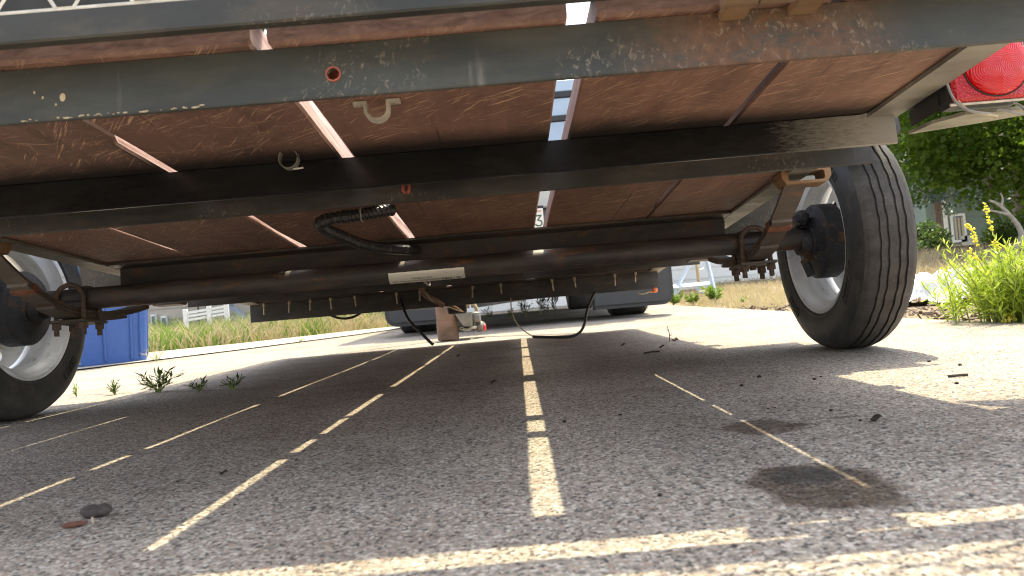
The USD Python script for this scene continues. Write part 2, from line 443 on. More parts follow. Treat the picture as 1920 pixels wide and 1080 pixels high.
def rim_material():
    g = G(); O = g.coord()
    n = g.noise(g.mapping(O, (30, 6, 6)), 1.0, 5, .65)
    col = g.ramp(n, [(.3, (.52, .52, .51)), (.5, (.74, .75, .75)), (.7, (.82, .83, .84))])
    d = g.noise(O, 28, 6, .75, .5)
    col = g.mix(g.math('multiply', g.mask(d, .58, .75), .65), col, (.16, .13, .10))
    return g.done('galvanised_rim', g.principled(col, .38, g.bump(n, .2, .002), metallic=.1, specular_ior_level=.5))
M['rim'] = rim_material()
def tyre_material():
    g = G(); O = g.coord()
    n = g.noise(O, 14, 5, .65)
    col = g.ramp(n, [(.3, (.018, .018, .019)), (.7, (.042, .040, .038))])
    f = g.noise(g.mapping(O, (60, 14, 14)), 1.0, 5, .75)
    col = g.mix(g.math('multiply', g.mask(f, .5, .75), .4), col, (.13, .115, .10))
    return g.done('tyre_rubber', g.principled(col, .55, g.bump(g.noise(O, 230, 3), .35, .002), specular_ior_level=.4))
M['rubber'] = tyre_material()
def tread_material():
    g = G(); O = g.coord()
    n = g.noise(O, 22, 5, .7)
    col = g.ramp(n, [(.3, (.030, .027, .025)), (.7, (.070, .063, .056))])
    sip = g.noise(g.mapping(O, (70, 150, 150)), 1.0, 4, .75, 1.2)
    col = g.mix(g.math('multiply', g.mask(sip, .40, .33), .7), col, (.018, .018, .018))
    col = g.mix(g.math('multiply', g.mask(sip, .60, .68), .35), col, (.20, .18, .16))
    return g.done('tyre_tread_rubber', g.principled(col, .7, g.bump(g.math('add', sip, g.math('multiply', n, .8)), .5, .003), specular_ior_level=.3))
M['tread'] = tread_material()
M['drum'] = steel('brake_drum_steel', (.022, .024, .029), .5, .35, .65, None, .3, 0, .4, dustcol=(.09, .07, .055))
M['plastic_black'] = simple('black_plastic', (.018, .018, .019), .38, .3, 40, .1)
M['wire_black'] = simple('black_wire', (.014, .014, .014), .45, .3, 60)
M['wire_tan'] = simple('tan_wire', (.45, .37, .24), .5, .2, 60)
M['wire_orange'] = simple('orange_wire', (.50, .20, .06), .5, .2, 60)
M['wire_grey'] = simple('grey_wire', (.26, .26, .25), .45, .2, 60)
M['rust_clip'] = simple('rust_clip', (.17, .065, .035), .8, .4, 60, .4)
M['white'] = simple('white_plastic', (.72, .72, .70), .5, .08, 30)
M['red_primer'] = simple('red_primer', (.40, .11, .07), .7, .3, 80)
M['red_plastic'] = simple('red_plastic', (.60, .03, .05), .4, .15, 50)
M['orange_plastic'] = simple('orange_plastic', (.75, .17, .03), .35, .15, 50)
def lens_material(name, col, cells):
    g = G(); O = g.coord()
    v = g.add('voronoi_texture', {'scale': cells}, vector=O)
    nr = g.bump(v + '.distance', .8, .004)
    a = g.principled(col, .12, nr, specular_ior_level=.8, coat_weight=.6)
    t = g.add('translucent_bsdf', {'color': col}, normal=nr) + '.BSDF'
    return g.done(name, g.add('mix_closure', {'fac': .35}, closure1=a, closure2=t) + '.closure')
M['lens'] = lens_material('red_lens', (.80, .012, .030), 260.0)
def ring_lens():
    g = G(); O = g.coord()
    x, y, z = g.xyz(O)
    ds = []
    for a, b in LENS_SPOTS:
        dx, dz = g.math('subtract', x, a), g.math('subtract', z, b)
        ds.append(g.math('sqrt', g.math('add', g.math('multiply', dx, dx), g.math('multiply', dz, dz))))
    d = ds[0]
    for e in ds[1:]: d = g.math('minimum', d, e)
    r = g.math('sine', g.math('multiply', d, 1900.0))
    nr = g.bump(r, .5, .0012)
    a = g.principled((.90, .018, .03), .12, nr, specular_ior_level=.7, coat_weight=.5)
    t = g.add('translucent_bsdf', {'color': (.95, .02, .03)}, normal=nr) + '.BSDF'
    return g.done('red_round_lens', g.add('mix_closure', {'fac': .35}, closure1=a, closure2=t) + '.closure')
TLP = dk(.725, 1.100, .482) + [0, 0, .003]
LENS_SPOTS = [tuple(((TLP + [.010 + a, 0, .006 + b]) * S + OFF)[[0, 2]]) for a, b in ((-.020, -.012), (.018, -.010), (.0, .026))]
M['lens_round'] = ring_lens()
M['cream_steel'] = steel('dusty_bracket_steel', (.28, .265, .21), .5, .5, .1, None, 0, 0, dustcol=(.40, .37, .30))
def sticker_material():
    g = G(); O = g.coord()
    n = g.noise(O, 60, 5, .75)
    x, y, z = g.xyz(O)
    zo = g.math('divide', g.math('subtract', z, float(OFF[2])), S)
    wear = g.math('multiply', g.mask(n, .40, .55), g.mask(g.math('add', zo, g.math('multiply', n, .02)), -.071, -.058))
    col = g.mix(wear, (.80, .76, .66), g.ramp(g.noise(O, 260, 3), [(.35, (.02, .025, .05)), (.6, (.18, .22, .32)), (.8, (.5, .52, .55))]))
    return g.done('foil_sticker', g.principled(col, .35, None, metallic=.3, specular_ior_level=.5))
M['sticker'] = sticker_material()
M['ink'] = simple('black_ink', (.015, .015, .015), .6, .1, 40)

# -- foliage
def leaf_material(name, a, b, trans=.35, scale=3.0, rough=.5):
    g = G(); P = g.coord(True)
    n = g.noise(P, scale, 3, .6)
    rnd = g.add('geometry') + '.random_per_island'
    f = g.math('add', g.math('multiply', n, .5), g.math('multiply', rnd, .5))
    col = g.ramp(f, [(.2, a), (.75, b)])
    d = g.principled(col, rough, None, specular_ior_level=.35)
    t = g.add('translucent_bsdf', {}, color=g.mix(1.0, col, (1.15, 1.25, .8), 'multiply')) + '.BSDF'
    return g.done(name, g.add('mix_closure', {'fac': trans}, closure1=d, closure2=t) + '.closure')
M['weed_leaf'] = leaf_material('bright_weed_leaves', (.32, .40, .05), (.66, .70, .14), .4, 30)
M['weed_stem'] = simple('weed_stem', (.24, .30, .07), .6, .25, 40)
M['yellow_flower'] = simple('yellow_flower', (.78, .68, .05), .6, .2, 90)
M['small_leaf'] = leaf_material('small_weed_leaves', (.05, .09, .025), (.13, .19, .05), .3, 60)
M['grass_green'] = leaf_material('green_grass', (.12, .20, .035), (.30, .38, .09), .3, 2)
M['grass_dry'] = leaf_material('dry_grass', (.42, .34, .23), (.66, .58, .42), .2, 2)
M['maple_leaf'] = leaf_material('maple_leaves', (.06, .12, .016), (.38, .50, .07), .58, 1.2)
M['dark_leaf'] = leaf_material('dark_leaves', (.018, .032, .012), (.06, .09, .03), .3, 1.0)
M['spruce_needles'] = leaf_material('spruce_needles', (.050, .085, .075), (.115, .170, .150), .15, 2.0)
M['shrub_leaf'] = leaf_material('shrub_leaves', (.07, .12, .03), (.20, .28, .08), .35, 2.0)
M['bark'] = simple('bark', (.15, .115, .09), .9, .4, 14, .9, True, (4, 4, 1))
M['pale_bark'] = simple('pale_branch', (.40, .36, .31), .85, .25, 20, .5, True)

# ------------------------------------------------------------------ the ground
def sstep(a, b, t):
    t = np.clip((np.asarray(t, float) - a) / (b - a), 0, 1); return t * t * (3 - 2 * t)
def gz(x, y):
    x, y = np.asarray(x, float), np.asarray(y, float)
    base = 0.012 * (np.sqrt(np.maximum(np.minimum(y, 40) - 3.5, 0) ** 2 + .02) - .1414)
    base = np.where(y > 3.5, base, 0)
    extra = 0.16 * sstep(6.5, 12.5, y) * sstep(1.7, 3.0, x)
    far = 0.18 * sstep(9.0, 14.5, y) * sstep(4.5, 6.5, x)
    return base + extra + far
def sheet(poly, lift, step, fine=None):
    """a grid cut to a polygon, laid on the ground"""
    p = poly if isinstance(poly, sg.Polygon) else sg.Polygon(poly)
    t = m3.CrossSection([np.asarray(p.exterior.coords)[:-1] if p.exterior.is_ccw else np.asarray(p.exterior.coords)[:-1][::-1]], m3.FillRule.Positive)
    x0, y0, x1, y1 = p.bounds
    vs, fs, n = [], [], 0
    xs, ys = np.arange(x0, x1 + step, step), np.arange(y0, y1 + step, step)
    for a in range(len(xs) - 1):
        for b in range(len(ys) - 1):
            cell = sg.box(xs[a], ys[b], xs[a + 1], ys[b + 1]).intersection(p)
            if cell.is_empty: continue
            for q in getattr(cell, 'geoms', [cell]):
                if q.geom_type != 'Polygon' or q.area < 1e-9: continue
                v, f = trimesh.creation.triangulate_polygon(q, engine='earcut')
                v = np.asarray(v)[:, :2]
                vs.append(np.c_[v, gz(v[:, 0], v[:, 1]) + lift]); fs.append(np.asarray(f) + n); n += len(v)
    t = trimesh.Trimesh(np.vstack(vs), np.vstack(fs), process=True)
    flip = t.face_normals[:, 2] < 0
    t.faces[flip] = t.faces[flip][:, ::-1]
    return t
def struct(name, mesh, mat, smooth=False):
    return tag(obj(name, mesh, mat, None, smooth), kind='structure')

# base yard out to the horizon
gx = np.r_[-300, -120, -60, -30, np.arange(-16, 26, .5), 40, 70, 130, 300]
gy = np.r_[-300, -120, -60, -30, -15, -8, np.arange(-4, 45, .5), 70, 130, 300]
X, Y = np.meshgrid(gx, gy, indexing='ij')
Z = gz(X, Y) - .012
Z += np.where((Y > 5) & ((X < -3) | (X > 2)), .02 * (meshkit.noise(np.stack([X * .9, Y * .9, X * 0], -1)) - .3), 0)
nx_, ny_ = len(gx), len(gy)
idx = np.arange(nx_ * ny_).reshape(nx_, ny_)
quads = np.stack([idx[:-1, :-1], idx[1:, :-1], idx[1:, 1:], idx[:-1, 1:]], -1).reshape(-1, 4)
struct('yard_ground', (np.stack([X, Y, Z], -1).reshape(-1, 3), quads), M['yard'], True)
DRIVE = [(-9, -6), (1.75, -6), (1.62, 1.0), (1.60, 2.9), (1.66, 3.6), (1.55, 7.2), (1.9, 11.4), (-1.2, 11.4), (-.62, 8.4), (-1.4, 6.55), (-2.02, 5.55), (-2.67, 4.69), (-4.2, 2.9), (-9, 1.2)]
WALK = [(-9, 1.23), (-4.2, 2.93), (-2.68, 4.72), (-2.03, 5.58), (-1.41, 6.58), (-.8, 8.05), (-1.55, 7.75), (-2.5, 6.77), (-3.3, 6.35), (-5.0, 5.2), (-9, 3.4)]
struct('driveway', sheet(DRIVE, 0.0, .6), M['driveway'])
struct('walkway', sheet(WALK, 0.008, .6), M['walk'])

# ------------------------------------------------------------------ the utility trailer
tr = thing('utility_trailer', 'low black utility trailer with a red-brown plank deck seen from below', 'trailer', BASE, YAW, -PITCH)
def part(name, mesh, mat, parent=None, smooth=30, label=None):
    """mesh in deck coordinates"""
    mesh = mesh.copy(); mesh.vertices = mesh.vertices * S + OFF
    return obj(name, mesh, mat, parent or tr, smooth, label)

DECK_L, DECK_R = -1.112, .672
RAIL_L, RAIL_R = -1.056, .617
# planks with waney edges
gaps = [(-.835, .0105), (-.534, .0135), (-.243, .018), (.106, .032), (.388, .0100)]
edges = [(-1.100, -.835 - .003)]
for k in range(4):
    edges.append((gaps[k][0] + gaps[k][1] / 2, gaps[k + 1][0] - gaps[k + 1][1] / 2))
edges.append((gaps[4][0] + gaps[4][1] / 2, .664))
PT = .040
for k, (a, b) in enumerate(edges):
    y0 = .801 + .003 * math.sin(k * 2.3)
    ys = np.linspace(y0, 3.885, 90)
    ys = np.r_[y0, y0 + .004, ys[1:]]
    na = meshkit.fbm(np.stack([ys * 4.0, ys * 0 + k * 3.3, ys * 0], -1), 3, k) - .5
    nb = meshkit.fbm(np.stack([ys * 4.0, ys * 0 + k * 3.3 + 1.7, ys * 0], -1), 3, k + 40) - .5
    # sharp nicks in the gap edges
    amp_a = .010 if k in (2, 1) else .006
    amp_b = .008
    if k == 0: na *= .3
    if k == 5: nb *= .3
    if k in (4, 5): na *= .4
    if k in (3, 4): nb *= .4
    if k == 3: na *= .5
    xa = a + np.maximum(na * amp_a * 1.2, -.004); xb = b + np.minimum(nb * amp_b * 1.2, .004)
    if k == 1: xb = xb + (gaps[1][1] - .0012 + (b - xb)) * (1 - sstep(1.06, 1.085, ys))
    if k == 0: xb = xb + (gaps[0][1] - .0012 + (b - xb)) * sstep(1.90, 1.96, ys)
    if k == 1: xa = xa + (a - xa) * sstep(1.90, 1.96, ys)
    if k == 4: xb = xb + (gaps[4][1] - .0012 + (b - xb)) * sstep(1.84, 1.90, ys)
    if k == 5: xa = xa + (a - xa) * sstep(1.84, 1.90, ys)
    if k == 2: xa = xa + (a - xa) * (1 - sstep(1.06, 1.085, ys))
    rows = []
    c = .0035
    for i, y in enumerate(ys):
        e = c if i == 0 else 0.0
        rows.append([(xa[i] + c, y, 0 + e), (xa[i], y, c + e), (xa[i], y, PT - c - e), (xa[i] + c, y, PT - e), (xb[i] - c, y, PT - e), (xb[i], y, PT - c - e), (xb[i], y, c + e), (xb[i] - c, y, 0 + e)])
    v = np.array(rows); n = len(ys); v = v.reshape(-1, 3); f = []
    for i in range(n - 1):
        for j in range(8):
            j2 = (j + 1) % 8
            f += [[i * 8 + j, i * 8 + j2, (i + 1) * 8 + j2], [i * 8 + j, (i + 1) * 8 + j2, (i + 1) * 8 + j]]
    for j in range(1, 7):
        f += [[0, j + 1, j], [(n - 1) * 8, (n - 1) * 8 + j, (n - 1) * 8 + j + 1]]
    t = trimesh.Trimesh(v, f, process=False)
    if t.volume < 0: t.invert()
    part('plank', t, M[f'wood{k}'], smooth=False)

# rear crossmember with its bolt hole
prof = angle_profile(.812, -.0605, -.001, .050, .006)
t = extrude_x(prof, DECK_L - .03, DECK_R + .30)
hp = dkp(at(623, 137, .805))
mf = m3.Manifold(m3.Mesh(np.asarray(t.vertices, np.float32), np.asarray(t.faces, np.uint32)))
cut = m3.Manifold.cylinder(.05, .0068, .0068, 24, True).rotate([90, 0, 0]).translate([hp[0], .812, hp[2]])
mf = mf - cut
mm = mf.to_mesh()
rc = part('rear_crossmember', trimesh.Trimesh(mm.vert_properties[:, :3], mm.tri_verts), M['rear_steel'], smooth=False)
part('cap_strip', box(DECK_L + .06, DECK_R - .06, .806, .846, PT + .001, PT + .007, .001), M['old_black'])
ringp = [(-.0015, .0068), (-.0015, .0084), (.001, .0084), (.001, .0068)]
ring = lathe_x(ringp, 24)
ring.vertices = ring.vertices[:, [1, 0, 2]] * [1, 1, 1]; ring.fix_normals()
part('hole_rim', moved(ring, [hp[0], .8115, hp[2]]), M['red_primer'], rc)
part('hole_backing', box(hp[0] - .014, hp[0] + .014, .842, .846, hp[2] - .014, hp[2] + .02), M['red_primer'], rc)
# splashes of mud dried along its lower lip
bl = []
for k in range(34):
    x = -.51 + .20 * rng.random() ** .8
    s = .0006 + .0013 * rng.random() ** 2
    q = trimesh.creation.icosphere(1, 1.0); q.vertices *= [s * (1 + 2 * rng.random()), .0008, s * .7]
    bl.append(moved(q, [x, .8115, -.0605 + .001 + .002 * rng.random() ** 2]))
for x, w, s in ((-.4606, -.036, .0032), (-.482, -.0345, .0012), (-.491, -.028, .0011), (-.468, -.0435, .001)):
    q = trimesh.creation.icosphere(2, 1.0); q.vertices *= [s, .0008, s * 1.5]; bl.append(moved(q, [x, .8115, w]))
tag(part('mud_spatter', cat(bl), M['wire_tan'], rc), kind='stuff')

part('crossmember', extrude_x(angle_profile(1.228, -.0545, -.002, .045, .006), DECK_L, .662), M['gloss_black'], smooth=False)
wb = []
wr = np.random.default_rng(3)
for k in range(26):
    q = trimesh.creation.icosphere(1, .0035 + .002 * wr.random()); q.vertices *= [1, 1, .8]
    wb.append(moved(q, [.612 + .05 * k / 25 + .002 * wr.random(), 1.2285 + .004 * wr.random(), -.0035 + .003 * wr.random()]))
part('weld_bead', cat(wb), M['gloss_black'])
part('crossmember', extrude_x(angle_profile(1.372, -.0505, -.002, .05, .006), DECK_L, .690), M['old_black'], smooth=False)
b3 = part('crossmember', extrude_x(angle_profile(2.072, -.056, -.0015, .075, .006, near=True), RAIL_L + .002, RAIL_R - .002), M['axle_steel'], smooth=False)
part('crossmember', extrude_x(angle_profile(2.69, -.056, -.0015, .05, .006), -1.14, .700), M['front_black'], smooth=False)
fb = part('front_crossmember', extrude_x(angle_profile(3.235, -.082, -.0015, .055, .006, near=True), -1.105, .655), M['front_black'], smooth=False)
for k, px in enumerate([498, 546, 585, 623, 668, 746, 790, 889, 942, 1038, 1080, 1156, 1195]):
    p = dkp(at(px, 570, 3.2))
    sx = p[0] + 0.0; tl = .004 * math.sin(k * 5.1)
    s = cat(tube([[sx, 3.195, -.008], [sx + tl, 3.194, -.055 - .004 * math.sin(k * 3.0)]], .0035, 8), hexnut([sx, 3.195, -.014], .007, .012))
    part('screw', s, M['screw'], fb)
part('front_edge_beam', box(DECK_L, DECK_R, 3.888, 3.894, .0, .052), M['front_black'], smooth=False)
# side rails: level leg under the planks, upright leg outside
def rail(x_out, x_in, mat):
    s = 1 if x_out > x_in else -1
    t = .007
    pts = [(x_in, -.008), (x_out - s * .001, -.008), (x_out, -.007), (x_out, .052), (x_out - s * t, .052), (x_out - s * t, -.0015), (x_in, -.0015)]
    return extrude_y(pts, .816, 3.886)
part('side_rail', rail(DECK_R, RAIL_R, None), M['rail_steel'], smooth=False)
part('side_rail', rail(DECK_L, RAIL_L, None), M['rail_steel'], smooth=False)
wr = np.random.default_rng(8)
for y_, xs_ in ((2.072, (RAIL_L + .004, RAIL_R - .004)),):
    for xx in xs_:
        wb2 = []
        for k in range(12):
            q = trimesh.creation.icosphere(1, .0030 + .0016 * wr.random())
            wb2.append(moved(q, [xx + .0012 * wr.normal(), y_ - .0005, -.010 - .0036 * k]))
        part('weld_bead', cat(wb2), M['axle_steel'])
# upper railing, above the picture
for xs in (DECK_L + .02, DECK_R - .02):
    rl = [box(xs - .016, xs + .016, .82, 3.88, .30, .332, .003)]
    for y in (.84, 1.9, 3.0, 3.86): rl.append(box(xs - .016, xs + .016, y - .016, y + .016, .052, .30))
    part('railing', cat(rl), M['old_black'])

# axle
AX = dg(0, 2.05, .310)
ay, aw = AX[1], AX[2]
axle = part('axle', tube([[-1.30 * K, ay, aw], [-1.0, ay, aw], [.5, ay, aw], [.82 * K, ay, aw]], .030 * K, 28), M['axle_steel'])
# label on the axle, reading upside down
lx0, lx1 = dg(*at(727, 505, 2.02))[0], dg(*at(869, 490, 2.02))[0]
th = np.linspace(math.radians(188), math.radians(268), 14)
outer = [(ay + .0308 * K * math.cos(a), aw + .0308 * K * math.sin(a)) for a in th]
inner = [(ay + .0295 * K * math.cos(a), aw + .0295 * K * math.sin(a)) for a in th[::-1]]
part('label_sticker', extrude_x(outer + inner, lx0, lx1), M['sticker'], axle, smooth=40)
def on_axle(txt, h, x_right, ang0, r=.0311 / 1.068, bold=False):
    """lettering wrapped on the tube, upside down: runs right to left"""
    t = meshkit.text_mesh(txt, h, .0002, bold)
    t = t.subdivide_to_size(.004)
    v = t.vertices
    a = math.radians(ang0) + (-(v[:, 1])) / r * -1.0
    rr = r + v[:, 2]
    t.vertices = np.stack([x_right - v[:, 0], ay + rr * np.cos(a), aw + rr * np.sin(a)], 1)
    return t
lt = [on_axle('AL-KO', .0085, lx1 - .010, 238, bold=True), on_axle('KS', .0080, lx1 - .046, 238, bold=True), on_axle('AXIS', .0065, lx1 - .062, 238),
      on_axle('Industrial Axle Company, LLC', .0052, lx1 - .084, 240), on_axle('Plant 42 (Elkhart)', .0046, lx1 - .084, 222)]
# outward normals
lw = cat(lt); 
part('lettering', lw, M['ink'], axle, smooth=False)

# wheels, springs, U-bolts, fenders
R = .300
def tyre_profile():
    # from the inner bead over the tread to the outer bead; x = 0 at the inner sidewall
    W = .150
    out = [(.012, .190), (.006, .203), (.0035, .2045), (.0030, .2075), (.0038, .209), (.000, .224), (-.001, .248), (.003, .268), (.012, .284), (.020, .290)]
    tread = []
    x = .024
    gx = [.043, .062, .088, .107]
    tread.append((.024, .2925))
    for g_ in gx:
        rr = .3 - .0035 * ((g_ - .075) / .05) ** 2
        tread += [(g_ - .0030, rr), (g_ - .0018, rr - .0045), (g_ + .0018, rr - .0045), (g_ + .0030, rr)]
    tread.append((.126, .2925))
    o2 = [(W - a, b) for a, b in out[::-1]]
    ins = [(W - .018, .184), (W - .030, .195), (.030, .195), (.018, .184)]
    return out + tread + o2 + ins, len(out), len(tread)
tp, no, nt = tyre_profile()
ti = set(range(no + 1, no + nt - 1))
def wob(t, k):
    w = np.zeros(len(k))
    w[no + 1:no + nt - 1] = .0011 * (2 * abs((t * 34 / (2 * PI)) % 1 - .5) * 2 - 1)
    return w
TY = lathe_x(tp, 272, wob)
def split_faces(t, k0, k1, n, k):
    a = np.arange(len(t.faces)) // 2 % k
    return a
kk = len(tp)
face_seg = (np.arange(len(TY.faces)) // 2) % kk
tread_sel = (face_seg >= no - 2) & (face_seg < no + nt + 1)
def sub(t, sel):
    q = trimesh.Trimesh(t.vertices, t.faces[sel], process=False); q.remove_unreferenced_vertices(); return q
rim_prof = [(.010, .188), (.006, .197), (.009, .199), (.020, .190), (.030, .183), (.040, .170), (.062, .166), (.088, .170), (.096, .181), (.130, .183), (.141, .199), (.144, .197), (.138, .186),
            (.128, .179), (.098, .176), (.090, .165), (.062, .161), (.038, .165), (.028, .178), (.018, .183)]
RIM = lathe_x(rim_prof, 96)
disc = sg.Point(0, 0).buffer(.168, 64)
for k in range(8):
    a = k * 2 * PI / 8 + .2
    disc = disc.difference(sg.Point(.125 * math.cos(a), .125 * math.sin(a)).buffer(.0165, 16))
disc = disc.difference(sg.Point(0, 0).buffer(.03, 24))
DISC = trimesh.creation.extrude_polygon(disc, .005, engine='earcut')
DISC.vertices = np.stack([DISC.vertices[:, 2] + .110, DISC.vertices[:, 0], DISC.vertices[:, 1]], 1); DISC.fix_normals()
drum_prof = [(-.012, .0), (-.012, .050), (-.004, .058), (.004, .095), (.012, .102), (.058, .102), (.066, .095), (.070, .06), (.104, .05), (.104, .0)]
DRUM = lathe_x([(a, max(b, .0005)) for a, b in drum_prof], 56)
back = [(-.035, .0005), (-.035, .034), (-.012, .040), (-.010, .0005)]
HUB = lathe_x(back, 32)
CYL = cat(box(-.045, -.008, -.045, .045, .045, .085, .012), cyl([-.03, -.02, -.05], [-.02, -.03, -.095], .012, 10), cyl([-.035, .03, .02], [-.01, .035, .025], .018, 12))
def mirror(t):
    q = t.copy(); q.vertices = q.vertices * [-1, 1, 1]; q.invert(); return q
XI = {1: dg(.826, 2.05, .3)[0], -1: dg(-1.318, 2.05, .3)[0]}
WC = dg(0, 2.05, R - .002)
for s in (1, -1):
    g_ = (lambda t: t) if s == 1 else mirror
    pos = np.array([XI[s], WC[1], WC[2]])
    def put(t):
        q = g_(t).copy(); q.vertices = q.vertices * K; return moved(q, pos)
    w = part('wheel', put(sub(TY, ~tread_sel)), M['rubber'], smooth=40, label=None)
    part('tread', put(sub(TY, tread_sel)), M['tread'], w, smooth=25)
    part('rim', put(cat(RIM, DISC)), M['rim'], w, smooth=30)
    part('brake_drum', put(cat(DRUM, HUB, CYL) if s == 1 else cat(DRUM, HUB)), M['drum'], w, smooth=35)
    vs = moved(cyl([.126, .17, 0], [.10, .145, .0], .004, 8), [0, 0, 0])
    mk_ = []
    for a0_, nb in ((.4, 5), (2.2, 4), (3.9, 6), (5.3, 4)):
        for b_ in range(nb):
            a_ = a0_ + b_ * .085
            for dr, da, hr, ha in ((-.010, 0, .0008, .028), (.010, 0, .0008, .028), (0, -.028, .010, .004), (0, .028, .010, .004)):
                rr_, aa_ = .238 + dr, a_ + da
                q_ = box(-.0022, .0010, -ha * rr_, ha * rr_, -hr, hr)
                q_.apply_translation([0, 0, rr_]); q_.apply_transform(trimesh.transformations.rotation_matrix(-aa_, [1, 0, 0])); mk_.append(q_)
    tag(part('sidewall_marking', put(cat(mk_)), M['rubber'], w, smooth=False), kind='stuff')
    part('valve_stem', put(vs), M['plastic_black'], w)
    # fender: a flat-topped arc above the tyre
    arc = [(-.282, .192), (-.285, .20), (-.278, .25), (-.25, .305), (-.18, .33), (.20, .33), (.30, .30), (.37, .25), (.42, .17), (.44, .10)]
    a2 = [(y * .99, z - .004) for y, z in arc[::-1]]
    fx0, fx1 = (DECK_R + .004, XI[s] + .115) if s == 1 else (XI[s] - .115, DECK_L - .004)
    fn = extrude_x([(WC[1] + y, WC[2] + z) for y, z in arc + a2], fx0, fx1)
    part('fender', fn, M['old_black'], smooth=35)

for s in (1, -1):
    cx = dg(.660, 2.05, .3)[0] if s == 1 else dg(-1.19, 2.05, .3)[0]
    # leaf spring: bottom under the axle, eyes up at the frame
    hw = .024
    ybk = dk(0, 1.70, .42)
    bot = aw - .030 * K
    cf = (-.036 - bot) / .315 ** 2
    def leaf(y0, y1, drop, t, n=26):
        """a curved leaf: parabola from the seat up to the ends"""
        ys = np.linspace(y0, y1, n)
        z = bot - drop + np.where(ys < ay, cf, .42) * (ys - ay) ** 2
        return [(y, q) for y, q in zip(ys, z)] + [(y, q - t) for y, q in list(zip(ys, z))[::-1]]
    sp0 = part('leaf_spring', extrude_x(leaf(ay - .335, ay + .56, .000, .0075), cx - hw, cx + hw), M['spring_steel'], smooth=False)
    part('leaf', extrude_x(leaf(ay - .235, ay + .330, .0085, .0075), cx - hw + .001, cx + hw - .001), M['spring_steel'], sp0, smooth=False)
    part('leaf', extrude_x(leaf(ay - .135, ay + .200, .0170, .0075), cx - hw + .002, cx + hw - .002), M['spring_steel'], sp0, smooth=False)
    part('spring_clip', cat(trimesh.creation.box(extents=[2 * hw + .006, .016, .020]).apply_transform(trimesh.transformations.rotation_matrix(-math.atan(cf * .42), [1, 0, 0])).apply_translation([cx, ay - .21, bot + cf * .0441 - .009])), M['rust_clip'], sp0)
    part('spring_plate', box(cx - .046, cx + .046, ay - .055, ay + .055, bot - .034, bot - .0265, .002), M['spring_steel'], sp0)
    for yy in (-.036, .036):
        th = np.linspace(0, PI, 15)
        pts = [[cx - .034, ay + yy, bot - .065], [cx - .034, ay + yy, aw]] + [[cx - .034 * math.cos(a), ay + yy, aw + .034 * math.sin(a)] for a in th[1:-1]] + [[cx + .034, ay + yy, aw], [cx + .034, ay + yy, bot - .065]]
        part('u_bolt', tube(pts, .0062, 10), M['bolt'], sp0)
        for xx in (-.034, .034):
            part('nut', hexnut([cx + xx, ay + yy, bot - .042], .0115, .014), M['bolt'], sp0)
    part('center_bolt', cat(hexnut([cx, ay, bot - .038], .009, .01)), M['bolt'], sp0)
    part('axle_seat', box(cx - .030, cx + .030, ay - .045, ay + .045, bot - .0005, bot + .020, .004), M['axle_steel'], sp0)
    # rear slipper hanger: a slotted loop of plate; front one alike
    for sy in (-1, 1):
        yy = ay + (-.325 if sy < 0 else .56)
        w_top = -.004; h_ = .024 if sy < 0 else .060; cxh = cx + s * .020
        lo = sg.Polygon([(cxh - .042, w_top - h_), (cxh + .042, w_top - h_), (cxh + .050, w_top - h_ + .012), (cxh + .050, w_top), (cxh - .050, w_top), (cxh - .050, w_top - h_ + .012)]).buffer(.003)
        hole = sg.Polygon([(cxh - .034, w_top - h_ + .008), (cxh + .034, w_top - h_ + .008), (cxh + .034, w_top - .006), (cxh - .034, w_top - .006)]).buffer(.005)
        hp_ = lo.difference(hole)
        q = trimesh.creation.extrude_polygon(hp_, .05, engine='earcut')
        v = q.vertices.copy(); q.vertices = np.stack([v[:, 0], v[:, 2] + yy - .025, v[:, 1]], 1); q.fix_normals()
        part('spring_hanger', q, M['rust_hinge' if sy < 0 else 'spring_steel'], sp0, smooth=False)

# tail light on its bracket, right rear corner
tlp = dk(.725, 1.100, .482)
tx, ty_, tw = tlp
tw += .003
house = part('tail_light', box(tx - .058, tx + .062, ty_ + .006, ty_ + .050, tw - .047, tw + .053, .008), M['plastic_black'])
part('dark_gap_fill', box(DECK_R + .003, tx - .060, ty_ + .030, ty_ + .11, tw - .047, tw + .045, .004), M['plastic_black'], house)  # black block added to darken the gap between rail and lens
part('lens', box(tx - .056, tx + .060, ty_ - .004, ty_ + .0075, tw - .046, tw + .051, .004), M['lens'], house)
dome_t = lathe_x([(0, .0005), (0, .046), (-.004, .047), (-.009, .044), (-.013, .034), (-.015, .018), (-.0155, .0005)], 48)
dome_t.vertices = dome_t.vertices[:, [1, 0, 2]]; dome_t.fix_normals()
part('lens_dome', moved(dome_t, [tx + .010, ty_ - .004, tw + .006]), M['lens_round'], house)
part('lens_ring', moved(tube([[.049 * math.cos(a), -.0045, .049 * math.sin(a)] for a in np.linspace(0, 2 * PI, 49)], .0012, 6), [tx + .010, ty_, tw + .006]), M['plastic_black'], house)
part('lens_frame', box(tx - .060, tx + .064, ty_ + .002, ty_ + .006, tw - .0500, tw - .0465, .001), M['zinc'], house)
bx0 = DECK_R + .002
part('light_bracket', extrude_z([(bx0 + .01, 1.165), (tx - .02, 1.13), (tx + .12, 1.125), (tx + .10, 1.155), (tx + .03, 1.185), (bx0, 1.215)], tw - .056, tw - .0505), M['cream_steel'], smooth=False)
w1 = spline([[tx - .050, ty_ + .03, tw + .05], [tx - .066, ty_ + .005, tw + .035], [tx - .064, ty_ - .002, tw - .01], [tx - .05, ty_ - .006, tw - .055], [tx - .02, ty_ - .004, tw - .066], [tx + .01, ty_ + .02, tw - .064]], 40)
part('wire', tube(w1, .0019, 8), M['wire_grey'], house)
part('wire', tube(w1 + [.009, .004, -.002], .0017, 8), M['wire_tan'], house)
